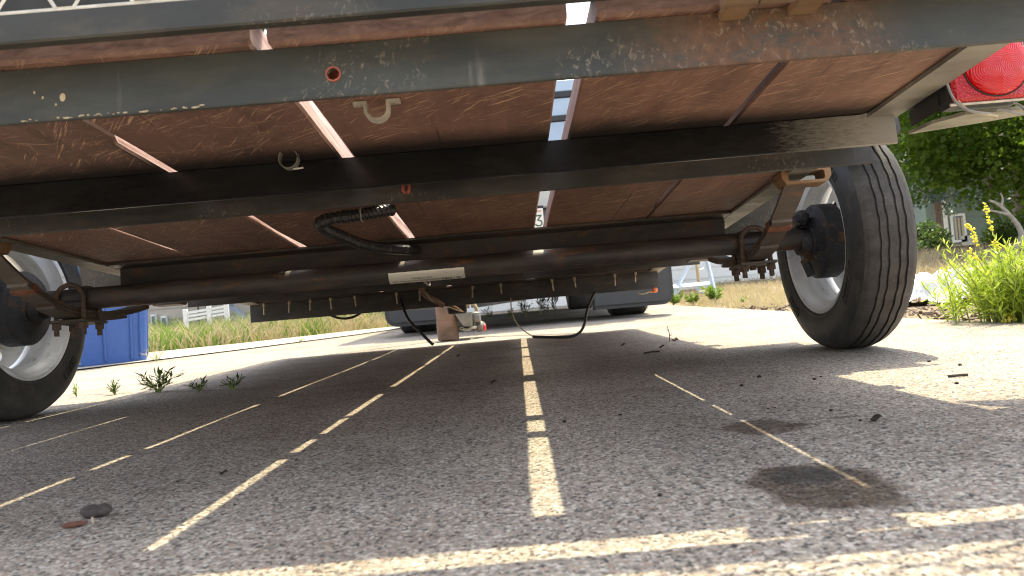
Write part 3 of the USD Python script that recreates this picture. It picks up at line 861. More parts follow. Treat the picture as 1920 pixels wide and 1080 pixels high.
part('wire', tube(spline([[tx + .005, ty_, tw - .064], [tx + .03, ty_ - .004, tw - .071], [tx + .045, ty_ - .002, tw - .072], [tx + .046, ty_ + .004, tw - .06], [tx + .036, ty_ + .008, tw - .052]], 30), .0017, 8), M['wire_grey'], house)

# pipe strap and hose clamp under the planks
p1 = dkp(at(705, 190, .985)); px_, py_ = p1[0], p1[1]
thk = np.linspace(PI, 2 * PI, 20)
ro, ri, dp = .0172, .0128, .013
outl = [(-.031, -.0015), (-.031, -.0055), (-ro, -.0055), (-ro, -dp)] + [(ro * math.cos(a), -dp + ro * math.sin(a)) for a in thk] + [(ro, -dp), (ro, -.0055), (.031, -.0055), (.031, -.0015), (ri, -.0015), (ri, -dp)] + \
       [(ri * math.cos(a), -dp + ri * math.sin(a)) for a in thk[::-1]] + [(-ri, -dp), (-ri, -.0015)]
strap = extrude_y([(px_ + a, b) for a, b in outl], py_ - .006, py_ + .006)
st = part('pipe_strap', strap, M['zinc'], smooth=35)
for s in (-1, 1):
    q = trimesh.creation.icosphere(2, .0038); q.vertices *= [1, 1, .6]
    part('screw', moved(q, [px_ + s * .0245, py_, -.006]), M['screw'], st)
p2 = dkp(at(540, 297, 1.175))
rg = [[p2[0] + .0145 * math.cos(a), p2[1], p2[2] + .016 * math.sin(a)] for a in np.linspace(0, 2 * PI, 41)]
hc = part('hose_clamp', cat(*[extrude_y([(p2[0] + r_ * math.cos(a) * 1.0, p2[2] + r_ * 1.08 * math.sin(a)) for r_, aa in ((.0155, np.linspace(.2, 2 * PI - .2 + .2, 40)), (.0142, np.linspace(2 * PI, .2, 40))) for a in aa], p2[1] - .007, p2[1] + .007)]), M['dull_zinc'], smooth=35)
part('clamp_screw', cat(tube([p2 + [.004, 0, .0165], p2 + [.018, 0, .022], p2 + [.030, .0, .0225]], .0028, 8), tube([p2 + [.006, 0, -.0165], p2 + [.022, -.002, -.0165]], .0016, 8)), M['zinc'], hc)

# corrugated wiring conduit hanging from the deck
c_pts = [dkp(at(735, 393, 1.60)), dkp(at(700, 398, 1.57)), dkp(at(655, 405, 1.54)), dkp(at(615, 411, 1.52)), dkp(at(600, 418, 1.53)), dkp(at(606, 428, 1.56)), dkp(at(632, 440, 1.63)), dkp(at(668, 455, 1.72)), dkp(at(710, 464, 1.82)), dkp(at(748, 468, 1.93)), dkp(at(782, 468, 2.05))]
cs = spline(c_pts, 210)
rad = .0128 + .0012 * np.sign(np.sin(np.arange(210) * PI / 1.5))
cd = part('wiring_conduit', tube(cs, rad, 10), M['plastic_black'], smooth=False)
part('wire', tube(cs[90:] + [0, -.006, -.0125], .0030, 8), M['wire_black'], cd)
part('cable_tie', tube([cs[22] + .0148 * np.array([0, math.cos(a), math.sin(a)]) for a in np.linspace(0, 2 * PI, 17)], .0018, 6), M['wire_grey'], cd)
# red rag in red_primer / marker
part('red_tag', cat(tube(spline([dkp(at(757, 345, 1.365)), dkp(at(755, 355, 1.36)), dkp(at(760, 362, 1.36))], 12), .003, 6), tube(spline([dkp(at(766, 346, 1.365)), dkp(at(766, 356, 1.36)), dkp(at(763, 363, 1.36))], 12), .003, 6)), M['red_primer'])

# loose wires under the nose
def wire_px(pts, r, mat, n=50): return part('wire', tube(spline([dkp(at(*p)) for p in pts], n), r, 8), M[mat])
wire_px([(604, 578, 3.28), (618, 590, 3.26), (640, 597, 3.25), (660, 595, 3.25), (680, 584, 3.26), (692, 572, 3.3)], .0055, 'wire_black')
wire_px([(750, 560, 3.2), (757, 580, 3.17), (768, 602, 3.12), (785, 620, 3.08), (800, 635, 3.04), (812, 646, 3.02)], .0065, 'wire_black')
wire_px([(957, 545, 3.22), (958, 570, 3.2), (962, 592, 3.16), (972, 610, 3.12), (988, 624, 3.08), (1001, 632, 3.06)], .0026, 'wire_tan')
wire_px([(999, 631.5, 3.06), (1020, 632, 3.05), (1045, 632.5, 3.05), (1070, 631, 3.06), (1088, 622, 3.08), (1096, 606, 3.1), (1099, 590, 3.13), (1105, 570, 3.16), (1116, 548, 3.2)], .006, 'wire_black', 70)
wire_px([(775, 512, 3.0), (792, 545, 3.05), (800, 555, 3.1), (818, 565, 3.12), (829, 572, 3.15)], .012, 'rust')
wire_px([(826, 569, 3.15), (842, 571, 3.3), (856, 576, 3.5), (866, 583, 3.7)], .0042, 'wire_orange')
wire_px([(827, 572, 3.15), (845, 577, 3.35), (860, 582, 3.6), (868, 584, 3.75)], .0032, 'wire_tan')
wire_px([(794, 545, 3.05), (810, 563, 3.1), (826, 574, 3.14)], .0022, 'wire_grey')
wire_px([(785, 520, 2.4), (795, 528, 2.45), (806, 533, 2.5), (803, 522, 2.5)], .0028, 'wire_grey')
wire_px([(1196, 549, 3.2), (1206, 551, 3.19), (1218, 547, 3.19), (1228, 545, 3.19)], .003, 'wire_tan')
mk = dkp(at(1228, 544, 3.19))
part('marker_light', cat(box(mk[0] - .009, mk[0] + .009, mk[1] - .012, mk[1] + .012, mk[2] - .010, mk[2] + .010, .004), box(mk[0] - .024, mk[0] - .009, mk[1] - .006, mk[1] + .006, mk[2] - .009, mk[2] - .003, .002)), M['orange_plastic'])

# tongue, coupler and the rusty jack post
tj = dg(-.408, 4.42, 0)
g0 = dg(-.408, 4.42, gz(-.408, 4.42))[2]
jack_p = [(0, .0005), (0, .058), (.006, .0635), (.20, .0635), (.20, .055), (.012, .055), (.012, .0005)]
jt = lathe_x(jack_p, 40)
jt.vertices = jt.vertices[:, [1, 2, 0]]
jt.apply_transform(trimesh.transformations.rotation_matrix(PITCH, [1, 0, 0])); jt.fix_normals()
jt.vertices *= K
part('jack_post', moved(jt, [tj[0], tj[1], g0 + .004]), M['rust'], smooth=35)
part('tongue_beam', cat(extrude_z([(-.93, 3.90), (-.88, 3.90), (-.225, 4.40), (-.275, 4.40)], .0, .05), extrude_z([(.45, 3.90), (.40, 3.90), (-.215, 4.40), (-.165, 4.40)], .0, .05)), M['front_black'], smooth=False)
def wp(px, py, Y): return dg(*at(px, py, Y))
cpl = part('coupler', trimesh.PointCloud(np.array([wp(852, 588, 4.35), wp(884, 585, 4.35), wp(868, 610, 4.35), wp(884, 612, 4.35), wp(852, 588, 4.6), wp(886, 585, 4.6), wp(870, 612, 4.6), wp(886, 612, 4.6)])).convex_hull, M['rail_steel'], smooth=False)
q = trimesh.creation.icosphere(3, 1.0); q.vertices *= [.035, .05, .032]
part('coupler_latch', cat(moved(q, wp(900, 612, 4.5)), box(*(lambda c: (c[0] - .02, c[0] + .025, c[1] - .03, c[1] + .03, c[2] - .03, c[2] + .03))(wp(893, 595, 4.45)), .01)), M['dull_zinc'], cpl, smooth=50)
q = trimesh.creation.icosphere(2, .014); q.vertices *= [.6, 1, 1.4]
part('latch_pin', moved(q, wp(909, 614, 4.42)), M['red_plastic'], cpl, smooth=50)
chain = []
for k in range(9):
    c = wp(866 + k * 3.0, 616 + 2.5 * math.sin(k * .6), 4.4)
    e = np.array([0, 1, 0]) if k % 2 else np.array([0, 0, 1])
    chain.append(tube([c + .011 * math.cos(a) * np.array([1, 0, 0]) + .006 * math.sin(a) * e for a in np.linspace(0, 2 * PI, 13)], .0025, 6))
part('safety_chain', cat(chain), M['zinc'], cpl, smooth=50)
part('plug_connector', cat(tube(spline([wp(866, 584, 4.2), wp(874, 574, 4.2), wp(882, 568, 4.2), wp(889, 572, 4.2), wp(893, 584, 4.2)], 24), .010, 8)), M['wire_tan'], cpl)
part('connector_body', box(*(lambda c: (c[0] - .06, c[0] + .035, c[1] - .03, c[1] + .03, c[2] - .022, c[2] + .03))(wp(862, 580, 4.05)), .006), M['plastic_black'])

# ramp gate standing at the back, hinged to the rear crossmember
GY = .757
gt = part('ramp_gate', cat(box(DECK_L + .04, DECK_R - .0, GY - .015, GY + .0, -.0055, .0255, .002), box(DECK_L + .04, DECK_L + .07, GY - .015, GY, .0255, 1.0), box(DECK_R - .03, DECK_R, GY - .015, GY, .0255, 1.0),
                           box(DECK_L + .04, DECK_R, GY - .015, GY, 1.0, 1.03), box(.09, .12, GY - .015, GY, .0255, 1.0)), M['gate_steel'], smooth=False)
part('kick_plate', box(DECK_L + .072, .088, GY - .004, GY - .001, .0257, .105), M['gate_steel'], gt)
part('kick_plate', box(.122, DECK_R - .032, GY - .004, GY - .001, .0257, .105), M['gate_steel'], gt)
part('gate_rod', tube([[DECK_L + .04, GY - .010, .0275], [DECK_R, GY - .010, .0275]], .0028, 8), M['zinc'], gt)
mesh_rows = []
pit, rowh = .078, .036
xs = np.arange(DECK_L + .07, DECK_R - .02, pit / 2)
for r_ in range(27):
    z_ = .029 + r_ * rowh
    zig = np.array([[x, GY - .011 + .002 * ((i + r_) % 2), z_ + (rowh if (i + r_) % 2 else 0)] for i, x in enumerate(xs)])
    # flatten the knuckles
    pts = []
    for i, p in enumerate(zig):
        pts += [p - [.009, 0, 0], p + [.009, 0, 0]]
    mesh_rows.append(tube(pts, .0021, 4))
part('expanded_mesh', cat(mesh_rows), M['zinc'], gt, smooth=False)
hx0, hx1 = .250, .365
kn = []
for a, b in ((hx0, hx0 + .036), (hx0 + .0375, hx0 + .076), (hx0 + .0775, hx1)):
    kn.append(tube([[a, .774, -.001], [b, .774, -.001]], .0125, 18))
hg = part('gate_hinge', cat(kn, box(hx0 + .004, hx0 + .034, .776, .811, -.0125, -.002, .002), box(hx0 + .080, hx1 - .004, .776, .811, -.0125, -.002, .002)), M['rust_hinge'], smooth=35)
part('hinge_leaf', box(hx0 + .038, hx0 + .075, GY, .772, -.008, -.003, .001), M['rust_hinge'], hg)

# ------------------------------------------------------------------ the vehicle in front
car = thing('parked_van', 'dark grey van parked ahead of the trailer, seen below its rear bumper', 'van', (.105, 7.3, float(gz(.1, 7.3))))
CZ = gz(.105, 7.3)
M['car_paint'] = simple('van_paint', (.085, .095, .11), .3, .1, 4, metallic=.4, coat_weight=.6)
M['bumper'] = simple('grey_bumper_plastic', (.030, .031, .033), .55, .12, 25, .1)
M['pale_panel'] = simple('pale_blue_panel', (.30, .40, .52), .22, .06, 3, coat_weight=.4)
M['pale_panel_low'] = simple('pale_grey_panel', (.42, .43, .40), .3, .06, 3)
M['plate'] = simple('plate_white', (.72, .66, .62), .45, .06, 12)
M['plate_ink'] = simple('plate_green', (.03, .10, .06), .5, .1, 12)
def carpart(name, t, mat, parent=None, smooth=30, label=None): return obj(name, moved(t, [-.105, -7.3, -float(CZ)]), mat, parent or car, smooth, label)
def rounded_rect(x0, x1, z0, z1, r): return list(sg.box(x0 + r, z0 + r, x1 - r, z1 - r).buffer(r, 8).exterior.coords)[:-1]
side = [(5.62, .34), (5.60, .9), (5.66, 1.2), (5.72, 1.98), (6.0, 2.06), (8.2, 2.06), (8.9, 1.35), (9.85, 1.12), (9.98, .9), (9.98, .36), (9.55, .34), (9.45, .62), (9.2, .72), (8.75, .72), (8.5, .62), (8.42, .34), (6.72, .34), (6.62, .62), (6.4, .72), (5.95, .72), (5.75, .62), (5.68, .34)]
bodyt = extrude_x(side, -.86, 1.07)
carpart('body', bodyt, M['car_paint'], smooth=35)
# full-width bumper cover with rounded lower corners, and an inner seam
bp = np.array(rounded_rect(-.945, 1.154, .098, .78, .085))
core = sg.Polygon(bp)
bt = trimesh.creation.extrude_polygon(core, .20, engine='earcut'); v = bt.vertices.copy()
bt.vertices = np.stack([v[:, 0], v[:, 2] + 5.415, v[:, 1]], 1); bt.fix_normals()
inner_ = trimesh.creation.extrude_polygon(core.buffer(-.03), .018, engine='earcut'); v = inner_.vertices.copy()
inner_.vertices = np.stack([v[:, 0], v[:, 2] + 5.397, v[:, 1]], 1); inner_.fix_normals()
notch = m3.Manifold.cube([.98, .5, .18]).translate([-.40, 5.35, .05])
def cutm(t, c):
    a = m3.Manifold(m3.Mesh(np.asarray(t.vertices, np.float32), np.asarray(t.faces, np.uint32)))
    o = (a - c).to_mesh(); return trimesh.Trimesh(o.vert_properties[:, :3], o.tri_verts)
bmp = carpart('rear_bumper', cutm(bt, notch), M['bumper'], smooth=40)
carpart('bumper_face', cutm(inner_, notch), M['bumper'], bmp, smooth=40)
carpart('underbody', box(-.55, .75, 5.66, 9.6, .36, .40), M['plastic_black'])
for nm, z0, z1, mt in (('window_pane', 1.745, 1.83, 'pale_panel'), ('window_pane', 1.565, 1.695, 'pale_panel'), ('window_pane', 1.38, 1.52, 'pale_panel')):
    carpart(nm, box(-.62, .83, 5.545, 5.575, z0, z1, .004), M[mt])
for z0, z1 in ((1.697, 1.743), (1.522, 1.563)):
    carpart('window_bar', box(-.64, .85, 5.535, 5.58, z0, z1, .004), M['plastic_black'])
carpart('tailgate_panel', box(-.70, .91, 5.55, 5.60, .89, 1.33, .01), M['pale_panel_low'])
carpart('yellow_trim', box(-.62, .83, 5.545, 5.575, 1.352, 1.378, .003), simple('yellow_trim', (.60, .40, .10), .4, .1, 9))
pl = carpart('number_plate', box(-.045, .260, 5.385, 5.3955, .715, .867, .002), M['plate'])
carpart('plate_frame', box(-.05, .265, 5.384, 5.3955, .869, .886, .002), M['plastic_black'], pl)
d3 = meshkit.text_mesh('3', .082, .003)
d3.vertices = np.stack([d3.vertices[:, 0] + .188, 5.3825 + d3.vertices[:, 2] * .8, d3.vertices[:, 1] + .737], 1); d3.fix_normals()
carpart('lettering', d3, M['plate_ink'], pl)
carpart('plate_bolt', cat(*[moved(trimesh.creation.cylinder(.006, .02, sections=12), [x, 0, 0]).apply_transform(trimesh.transformations.rotation_matrix(PI / 2, [1, 0, 0])).apply_translation([0, 5.383, .848]) for x in (.224, .242)]), simple('dull_yellow', (.45, .36, .18), .5, .1, 20), pl)
for s_, x in ((1, 1.03), (-1, -.82)):
    carpart('tail_lamp', box(x - .08, x + .08, 5.56, 5.64, .95, 1.25, .02), M['red_plastic'])
ct = [(.0, .20), (0, .25), (.01, .335), (.03, .355), (.28, .355), (.30, .335), (.31, .25), (.31, .20), (.28, .2), (.03, .2)]
CT = lathe_x(ct, 64)
chub = lathe_x([(.05, .0005), (.05, .20), (.26, .20), (.26, .0005)], 32)
for x, y in ((-.945, 6.14), (.755, 6.10), (-.93, 9.0), (.63, 9.0)):
    w = carpart('wheel', moved(CT, [x, y, float(gz(x, y)) + .353]), M['rubber'], smooth=40)
    carpart('rim', moved(chub, [x, y, float(gz(x, y)) + .353]), M['drum'], w)

# ------------------------------------------------------------------ the house behind
def siding(x0, x1, z0, z1, y, lap=.17, thick=.012):
    """lapped boards: each a sloped strip, one child mesh per board"""
    out = []
    n = int(math.ceil((z1 - z0) / lap))
    for k in range(n):
        a, b = z0 + k * lap, min(z0 + (k + 1) * lap, z1)
        out.append(extrude_x([(y, a), (y - thick, a), (y - .002, b), (y, b)], x0, x1))
    return out
HY = 11.5
M['taupe'] = simple('taupe_siding', (.40, .35, .29), .75, .08, 6, .1, True)
M['white_siding'] = simple('white_siding', (.66, .66, .63), .6, .05, 4, .05, True)
M['garage_white'] = simple('white_garage_door', (.74, .74, .71), .5, .04, 4, .05, True)
M['roof'] = simple('roof_shingles', (.09, .085, .085), .9, .35, 14, .6, True)
M['trim'] = simple('white_trim', (.70, .70, .68), .5, .05, 10)
M['pane'] = simple('window_glass', (.10, .14, .17), .08, .1, 3, specular_ior_level=.9)
M['concrete'] = simple('concrete', (.42, .40, .37), .9, .15, 12, .4, True)
hs = thing('house', 'low house behind the driveway with taupe siding and a white garage door', 'house', (0, HY, 0))
def hpart(name, t, mat, parent=None, smooth=False): return obj(name, moved(t, [0, -HY, 0]), mat, parent or hs, smooth)
wl = hpart('wall', cat(box(-9.5, -1.2, HY, HY + .15, -.1, 2.75), box(-1.2, 2.05, HY, HY + .15, 2.3, 2.75), box(2.05, 5.0, HY, HY + .15, -.1, 2.75), box(-9.5, -9.35, HY + .15, HY + 6, -.1, 2.75), box(4.85, 5.0, HY + .15, HY + 6, -.1, 2.75), box(-9.5, 5.0, HY + 6, HY + 6.15, -.1, 2.75)), M['taupe'])
for t in siding(-9.5, -1.3, .06, 2.7, HY - .001): hpart('siding_board', t, M['taupe'], wl)
for t in siding(2.15, 5.0, .16, 2.7, HY - .001): hpart('siding_board', t, M['white_siding'], wl)
gd = hpart('garage_door', box(-1.2, 2.05, HY + .03, HY + .08, .0, 2.3), M['garage_white'])
for k in range(4):
    z0 = .06 + k * .56
    for j in range(4):
        x0 = -1.2 + j * .8125
        hpart('door_panel', box(x0 + .03, x0 + .7825, HY + .012, HY + .029, z0 + .03, z0 + .53, .006), M['garage_white'], gd)
hpart('foundation', box(-9.52, -1.25, HY - .01, HY + .14, -.2, .055), M['concrete'])
hpart('door_frame', cat(box(-1.3, -1.2, HY - .03, HY + .1, -.05, 2.4), box(2.05, 2.15, HY - .03, HY + .1, -.05, 2.4), box(-1.2, 2.05, HY - .03, HY + .1, 2.3, 2.4)), M['trim'])
rf = extrude_x([(HY - .45, 2.70), (HY + 3.0, 3.95), (HY + 6.6, 2.70), (HY + 6.6, 2.60), (HY + 3.0, 3.83), (HY - .45, 2.60)], -9.9, 5.3)
hpart('roof', rf, M['roof'])
hpart('gutter', box(-9.9, 5.3, HY - .56, HY - .455, 2.58, 2.70, .01), M['trim'])
for px0, px1, y_ in ((282, 291, 600), (301, 311, 603)):
    a = at(px0, y_ - 4, HY - .03); b = at(px1, y_ + 12, HY - .03)
    w = hpart('window', box(a[0], b[0] + .03, HY - .045, HY - .013, b[2] - .05, a[2] + .05, .004), M['trim'])
    hpart('pane', box(a[0] + .02, b[0] + .01, HY - .050, HY - .046, b[2] - .03, a[2] + .02), M['pane'], w)
for px0 in (371, 386):
    a = at(px0, 580, HY - .05)
    hpart('pipe', cyl([a[0], HY - .05, .0], [a[0], HY - .05, 2.4], .012, 8), M['axle_steel'])
dsp = [at(430, 545, HY - .12), at(433, 572, HY - .14), at(442, 580, 10.9), at(454, 592, 10.6), at(468, 604, 10.3)]
dsx = spline(dsp, 30)
dws = hpart('downspout', tube(dsx, .042, 4), simple('grey_downspout', (.20, .24, .29), .45, .1, 12), smooth=False)

# ------------------------------------------------------------------ objects at the left
# blue wheeled bin on the walkway
bn = thing('wheeled_bin', 'blue ribbed plastic wheeled bin standing behind the left tyre', 'bin', (-2.86, 5.16, float(gz(-2.8, 5.18)) + .008), .62)
M['bin_blue'] = simple('bin_blue', (.030, .085, .27), .55, .10, 60, .15)
def taper(z, w0, w1, d0, d1, h, r=.035):
    t = z / h; w, d = w0 + (w1 - w0) * t, d0 + (d1 - d0) * t
    return w, d
secs = []
for z in np.linspace(.0, .95, 8):
    w, d = taper(z, .47, .56, .50, .66, .95)
    p = sg.box(-w / 2 + .05, -d / 2 + .05, w / 2 - .05, d / 2 - .05).buffer(.05, 5)
    secs.append(np.c_[np.asarray(p.exterior.coords)[:-1], np.full(len(p.exterior.coords) - 1, z)])
nv = len(secs[0]); v = np.vstack(secs); f = []
for i in range(len(secs) - 1):
    for k in range(nv):
        k2 = (k + 1) % nv
        f += [[i * nv + k, (i + 1) * nv + k, (i + 1) * nv + k2], [i * nv + k, (i + 1) * nv + k2, i * nv + k2]]
for k in range(1, nv - 1): f += [[0, k, k + 1], [(len(secs) - 1) * nv, (len(secs) - 1) * nv + k + 1, (len(secs) - 1) * nv + k]]
bt = trimesh.Trimesh(v, f, process=False)
if bt.volume < 0: bt.invert()
bd = obj('body', bt, M['bin_blue'], bn, 35)
for k, xx in enumerate((-.19, -.02, .135, .19)):
    zz = np.linspace(.02, .9, 6)
    pts = [[xx * (1 + .19 * z / .95), -(.50 + .16 * z / .95) / 2 - .001, z] for z in zz]
    obj('rib', tube(pts, .011, 8), M['bin_blue'], bd)
    pts = [[(.47 + .09 * z / .95) / 2 + .001, xx * (1 + .3 * z / .95), z] for z in zz]
    obj('rib', tube(pts, .011, 8), M['bin_blue'], bd)
obj('lid', box(-.30, .30, -.36, .37, .955, 1.01, .02), M['bin_blue'], bn)
obj('handle', tube([[-.24, .36, .90], [-.24, .42, .92], [.24, .42, .92], [.24, .36, .90]], .014, 8), M['bin_blue'], bn)
for s in (-1, 1):
    wt = lathe_x([(-.022, .0005), (-.022, .09), (-.012, .10), (.012, .10), (.022, .09), (.022, .0005)], 32)
    obj('wheel', moved(wt, [s * .255, .285, .10]), M['plastic_black'], bn)

# white slatted plastic panel lying in the grass by the wall
wa, wb_ = at(346, 596, 9.3), at(425, 586, 9.3)
pn = thing('slatted_panel', 'white slatted plastic panel lying low in the weeds before the taupe wall', 'panel', (float(wa[0]), 9.3, float(gz(wa[0], 9.3))))
L_ = float(wb_[0] - wa[0]) * .9
z00 = float(wa[2] - gz(wa[0], 9.3)) - .06
for k in range(3):
    z = z00 + .01 + k * .045
    obj('slat', extrude_y([(0, z), (L_ + .06, z + .045), (L_ + .06, z + .075), (0, z + .030)], 0, .02), M['white'], pn)
for x in (.0, L_ * .62, L_ + .04):
    obj('post', box(x - .02, x + .035, -.008, .028, z00 - .08 + x * .08, z00 + .165 + x * .08, .004), M['white'], pn)

# aluminium stepladder at the right of the driveway
ld = thing('stepladder', 'pale aluminium stepladder standing before the white wall at the right', 'ladder', (2.15, 9.05, 0))
M['aluminium'] = simple('aluminium', (.56, .66, .80), .4, .08, 30, metallic=.3)
def lad(name, pts, r, parent=None, mat='aluminium'):
    t = tube([np.asarray(p) - [2.15, 9.05, 0] for p in pts], r, 4); return obj(name, t, M[mat], parent or ld, False)
def lp(px, py, Y=9.0): return at(px, py, Y)
top_r, bot_r = lp(1321, 470), lp(1342, 558); 
top_l, bot_l = lp(1302, 470), lp(1244, 580)
bot_r[2] = min(bot_r[2], float(gz(bot_r[0], 9.0)) + .02)
ext = lambda a, b, k: a + (a - b) * k
fr = lad('rail', [bot_r, top_r, ext(top_r, bot_r, 1.6)], .028)
fl = lad('rail', [lp(1246, 577), lp(1268, 540), lp(1296, 492), ext(lp(1296, 492), lp(1268, 540), 1.5)], .022)
lad('rear_rail', [lp(1312, 548, 9.5), lp(1306, 490, 9.4), lp(1303, 462, 9.3)], .022, None, 'wire_tan')
lad('step', [lp(1262, 540), lp(1332, 533)], .035)
lad('step', [lp(1299, 486), lp(1326, 484)], .035)
lad('step', [lp(1312, 506, 9.3), lp(1320, 503, 9.3)], .012)
lad('brace', [lp(1276, 540), lp(1258, 560), lp(1250, 572)], .018)
lad('brace', [lp(1303, 539), lp(1318, 550), lp(1330, 559)], .018)

# crumpled white plastic sheet
gs = 46
u = np.linspace(-.5, .5, gs); U_, V_ = np.meshgrid(u, u, indexing='ij')
rr = np.sqrt((U_ * 2) ** 2 + (V_ * 2) ** 2)
hgt = (1 - sstep(.35, 1.0, rr)) * (.075 + .10 * meshkit.fbm(np.stack([U_ * 5, V_ * 5, U_ * 0], -1), 4, 3)) + .20 * np.abs(meshkit.fbm(np.stack([U_ * 12, V_ * 14, U_ * 0 + 4], -1), 3, 9) - .5) * (1 - sstep(.7, 1.05, rr))
psx, psy = 2.42, 4.28
pv = np.stack([U_ * .85 * (1 + .15 * meshkit.noise(np.stack([V_ * 6, U_, U_], -1), 5)), V_ * .62, hgt * .95 + .004], -1)
ii = np.arange(gs * gs).reshape(gs, gs)
pq = np.stack([ii[:-1, :-1], ii[1:, :-1], ii[1:, 1:], ii[:-1, 1:]], -1).reshape(-1, 4)
pq = pq[(rr + .35 * (meshkit.noise(np.stack([U_ * 7, V_ * 7, U_ * 0], -1), 8) - .5)).ravel()[pq[:, 0]] < .93]
pv = pv.reshape(-1, 3); pv = np.vstack([pv, pv - [0, 0, .003]]); pq = np.vstack([pq, pq[:, ::-1] + gs * gs])
pv[:, 2] += gz(pv[:, 0] + psx, pv[:, 1] + psy)
g_ = G(); g_sh = g_.principled((.50, .51, .52), .25, g_.bump(g_.noise(g_.coord(), 30, 4), .5, .02), specular_ior_level=.6)
M['sheet'] = g_.done('white_plastic_sheet', g_sh)
o = obj('plastic_sheet', (pv + [psx, psy, 0], pq), M['sheet'], None, 60)
tag(o, 'crumpled white plastic sheet lying on the mulch right of the tyre', 'plastic sheet')

# ------------------------------------------------------------------ plants
def quads_mesh(c, a, b):
    """leaf quads: centre-line base c, long axis a, half width b -> diamonds"""
    n = len(c)
    v = np.stack([c, c + a * .45 + b, c + a, c + a * .45 - b], 1).reshape(-1, 3)
    k = np.arange(n)[:, None] * 4
    f = np.concatenate([k + [0, 1, 2], k + [0, 2, 3]], 1).reshape(-1, 3)
    return trimesh.Trimesh(v, f, process=False)
def unit(v): return v / (np.linalg.norm(v, axis=-1, keepdims=True) + 1e-12)

# the big bright weed at the driveway's edge
wbx, wby = 1.70, 2.50
wd = thing('yellow_flowered_weed', 'big bright yellow-green weed growing at the driveway edge right of the tyre', 'weed', (wbx, wby, -.012))
r_ = np.random.default_rng(11)
stems, lc, la, lb, fl = [], [], [], [], []
def grow(base, lean, h, nleaf, leaf_len, flower=0.0, bend=.5):
    n = 14
    t = np.linspace(0, 1, n)
    d = np.array([math.cos(lean[0]), math.sin(lean[0]), 0])
    pts = base + np.outer(t * h * math.cos(lean[1]) - bend * .0 * t, [0, 0, 1]) + np.outer((t ** (1 + bend)) * h * math.sin(lean[1]), d)
    pts += np.cumsum(r_.normal(0, .0012, pts.shape), 0)
    stems.append(tube(pts, np.linspace(.0028, .0010, n), 5))
    for k in range(nleaf):
        s = .12 + .88 * (k + r_.random()) / nleaf
        if flower and s > 1 - flower: continue
        p = np.array([np.interp(s, t, pts[:, j]) for j in range(3)])
        a = k * 2.4 + r_.random()
        up = .55 + .75 * s + .3 * r_.normal()
        dirv = np.array([math.cos(a), math.sin(a), up]); dirv /= np.linalg.norm(dirv)
        L = leaf_len * (1.15 - .55 * s) * (.7 + .6 * r_.random())
        w = np.cross(dirv, [0, 0, 1]); w = w / (np.linalg.norm(w) + 1e-9)
        w = unit(w + .5 * r_.normal(0, 1, 3)) * L * .105
        lc.append(p); la.append(dirv * L); lb.append(w)
        # a second, drooping half
        if r_.random() < .6:
            lc.append(p + dirv * L * .8); la.append(unit(dirv + np.array([0, 0, -.7])) * L * .5); lb.append(w * .8)
    if flower:
        for k in range(int(150 * flower)):
            s = 1 - flower * r_.random()
            p = np.array([np.interp(s, t, pts[:, j]) for j in range(3)]) + r_.normal(0, .0048, 3) * (1.3 - s * .5)
            q = trimesh.creation.icosphere(0, .0030 + .0016 * r_.random()); fl.append(moved(q, p))
for k in range(120):
    bx, by = r_.normal(0, .085), r_.normal(0, .09)
    out = math.atan2(by, bx) + r_.normal(0, .5)
    grow(np.array([bx, by, 0]), (out, abs(r_.normal(.30, .22))), .13 + .17 * r_.random() * math.exp(-((bx ** 2 + by ** 2) / .03)) + .02, 30, .050)
for (px, py, fl_, lf) in ((1765, 455, 0, 44), (1752, 470, 0, 30), (1812, 420, .24, 16), (1843, 388, .22, 16), (1818, 468, .15, 20), (1880, 470, 0, 40), (1862, 452, .1, 36), (1905, 460, 0, 40)):
    tip = at(px, py, 2.48) - [wbx, wby, -.012]
    h = np.linalg.norm(tip); az = math.atan2(tip[1], tip[0]) if abs(tip[0]) + abs(tip[1]) > 1e-6 else 0
    b0 = np.array([tip[0] * .35, tip[1] * .3, 0]); dv = tip - b0
    grow(b0, (math.atan2(dv[1], dv[0]), math.acos(dv[2] / np.linalg.norm(dv))), np.linalg.norm(dv), lf, .042, fl_, .25)
for k in range(22):
    q = trimesh.creation.icosphere(0, .005); fl.append(moved(q, [-.10 + r_.normal(0, .01), -.06, .012 + .03 * r_.random()]))
tag(obj('stems', cat(stems), M['weed_stem'], wd, 40), kind='stuff')
tag(obj('leaves', quads_mesh(np.array(lc), np.array(la), np.array(lb)), M['weed_leaf'], wd, False), kind='stuff')
tag(obj('flowers', cat(fl), M['yellow_flower'], wd, 40), kind='stuff')

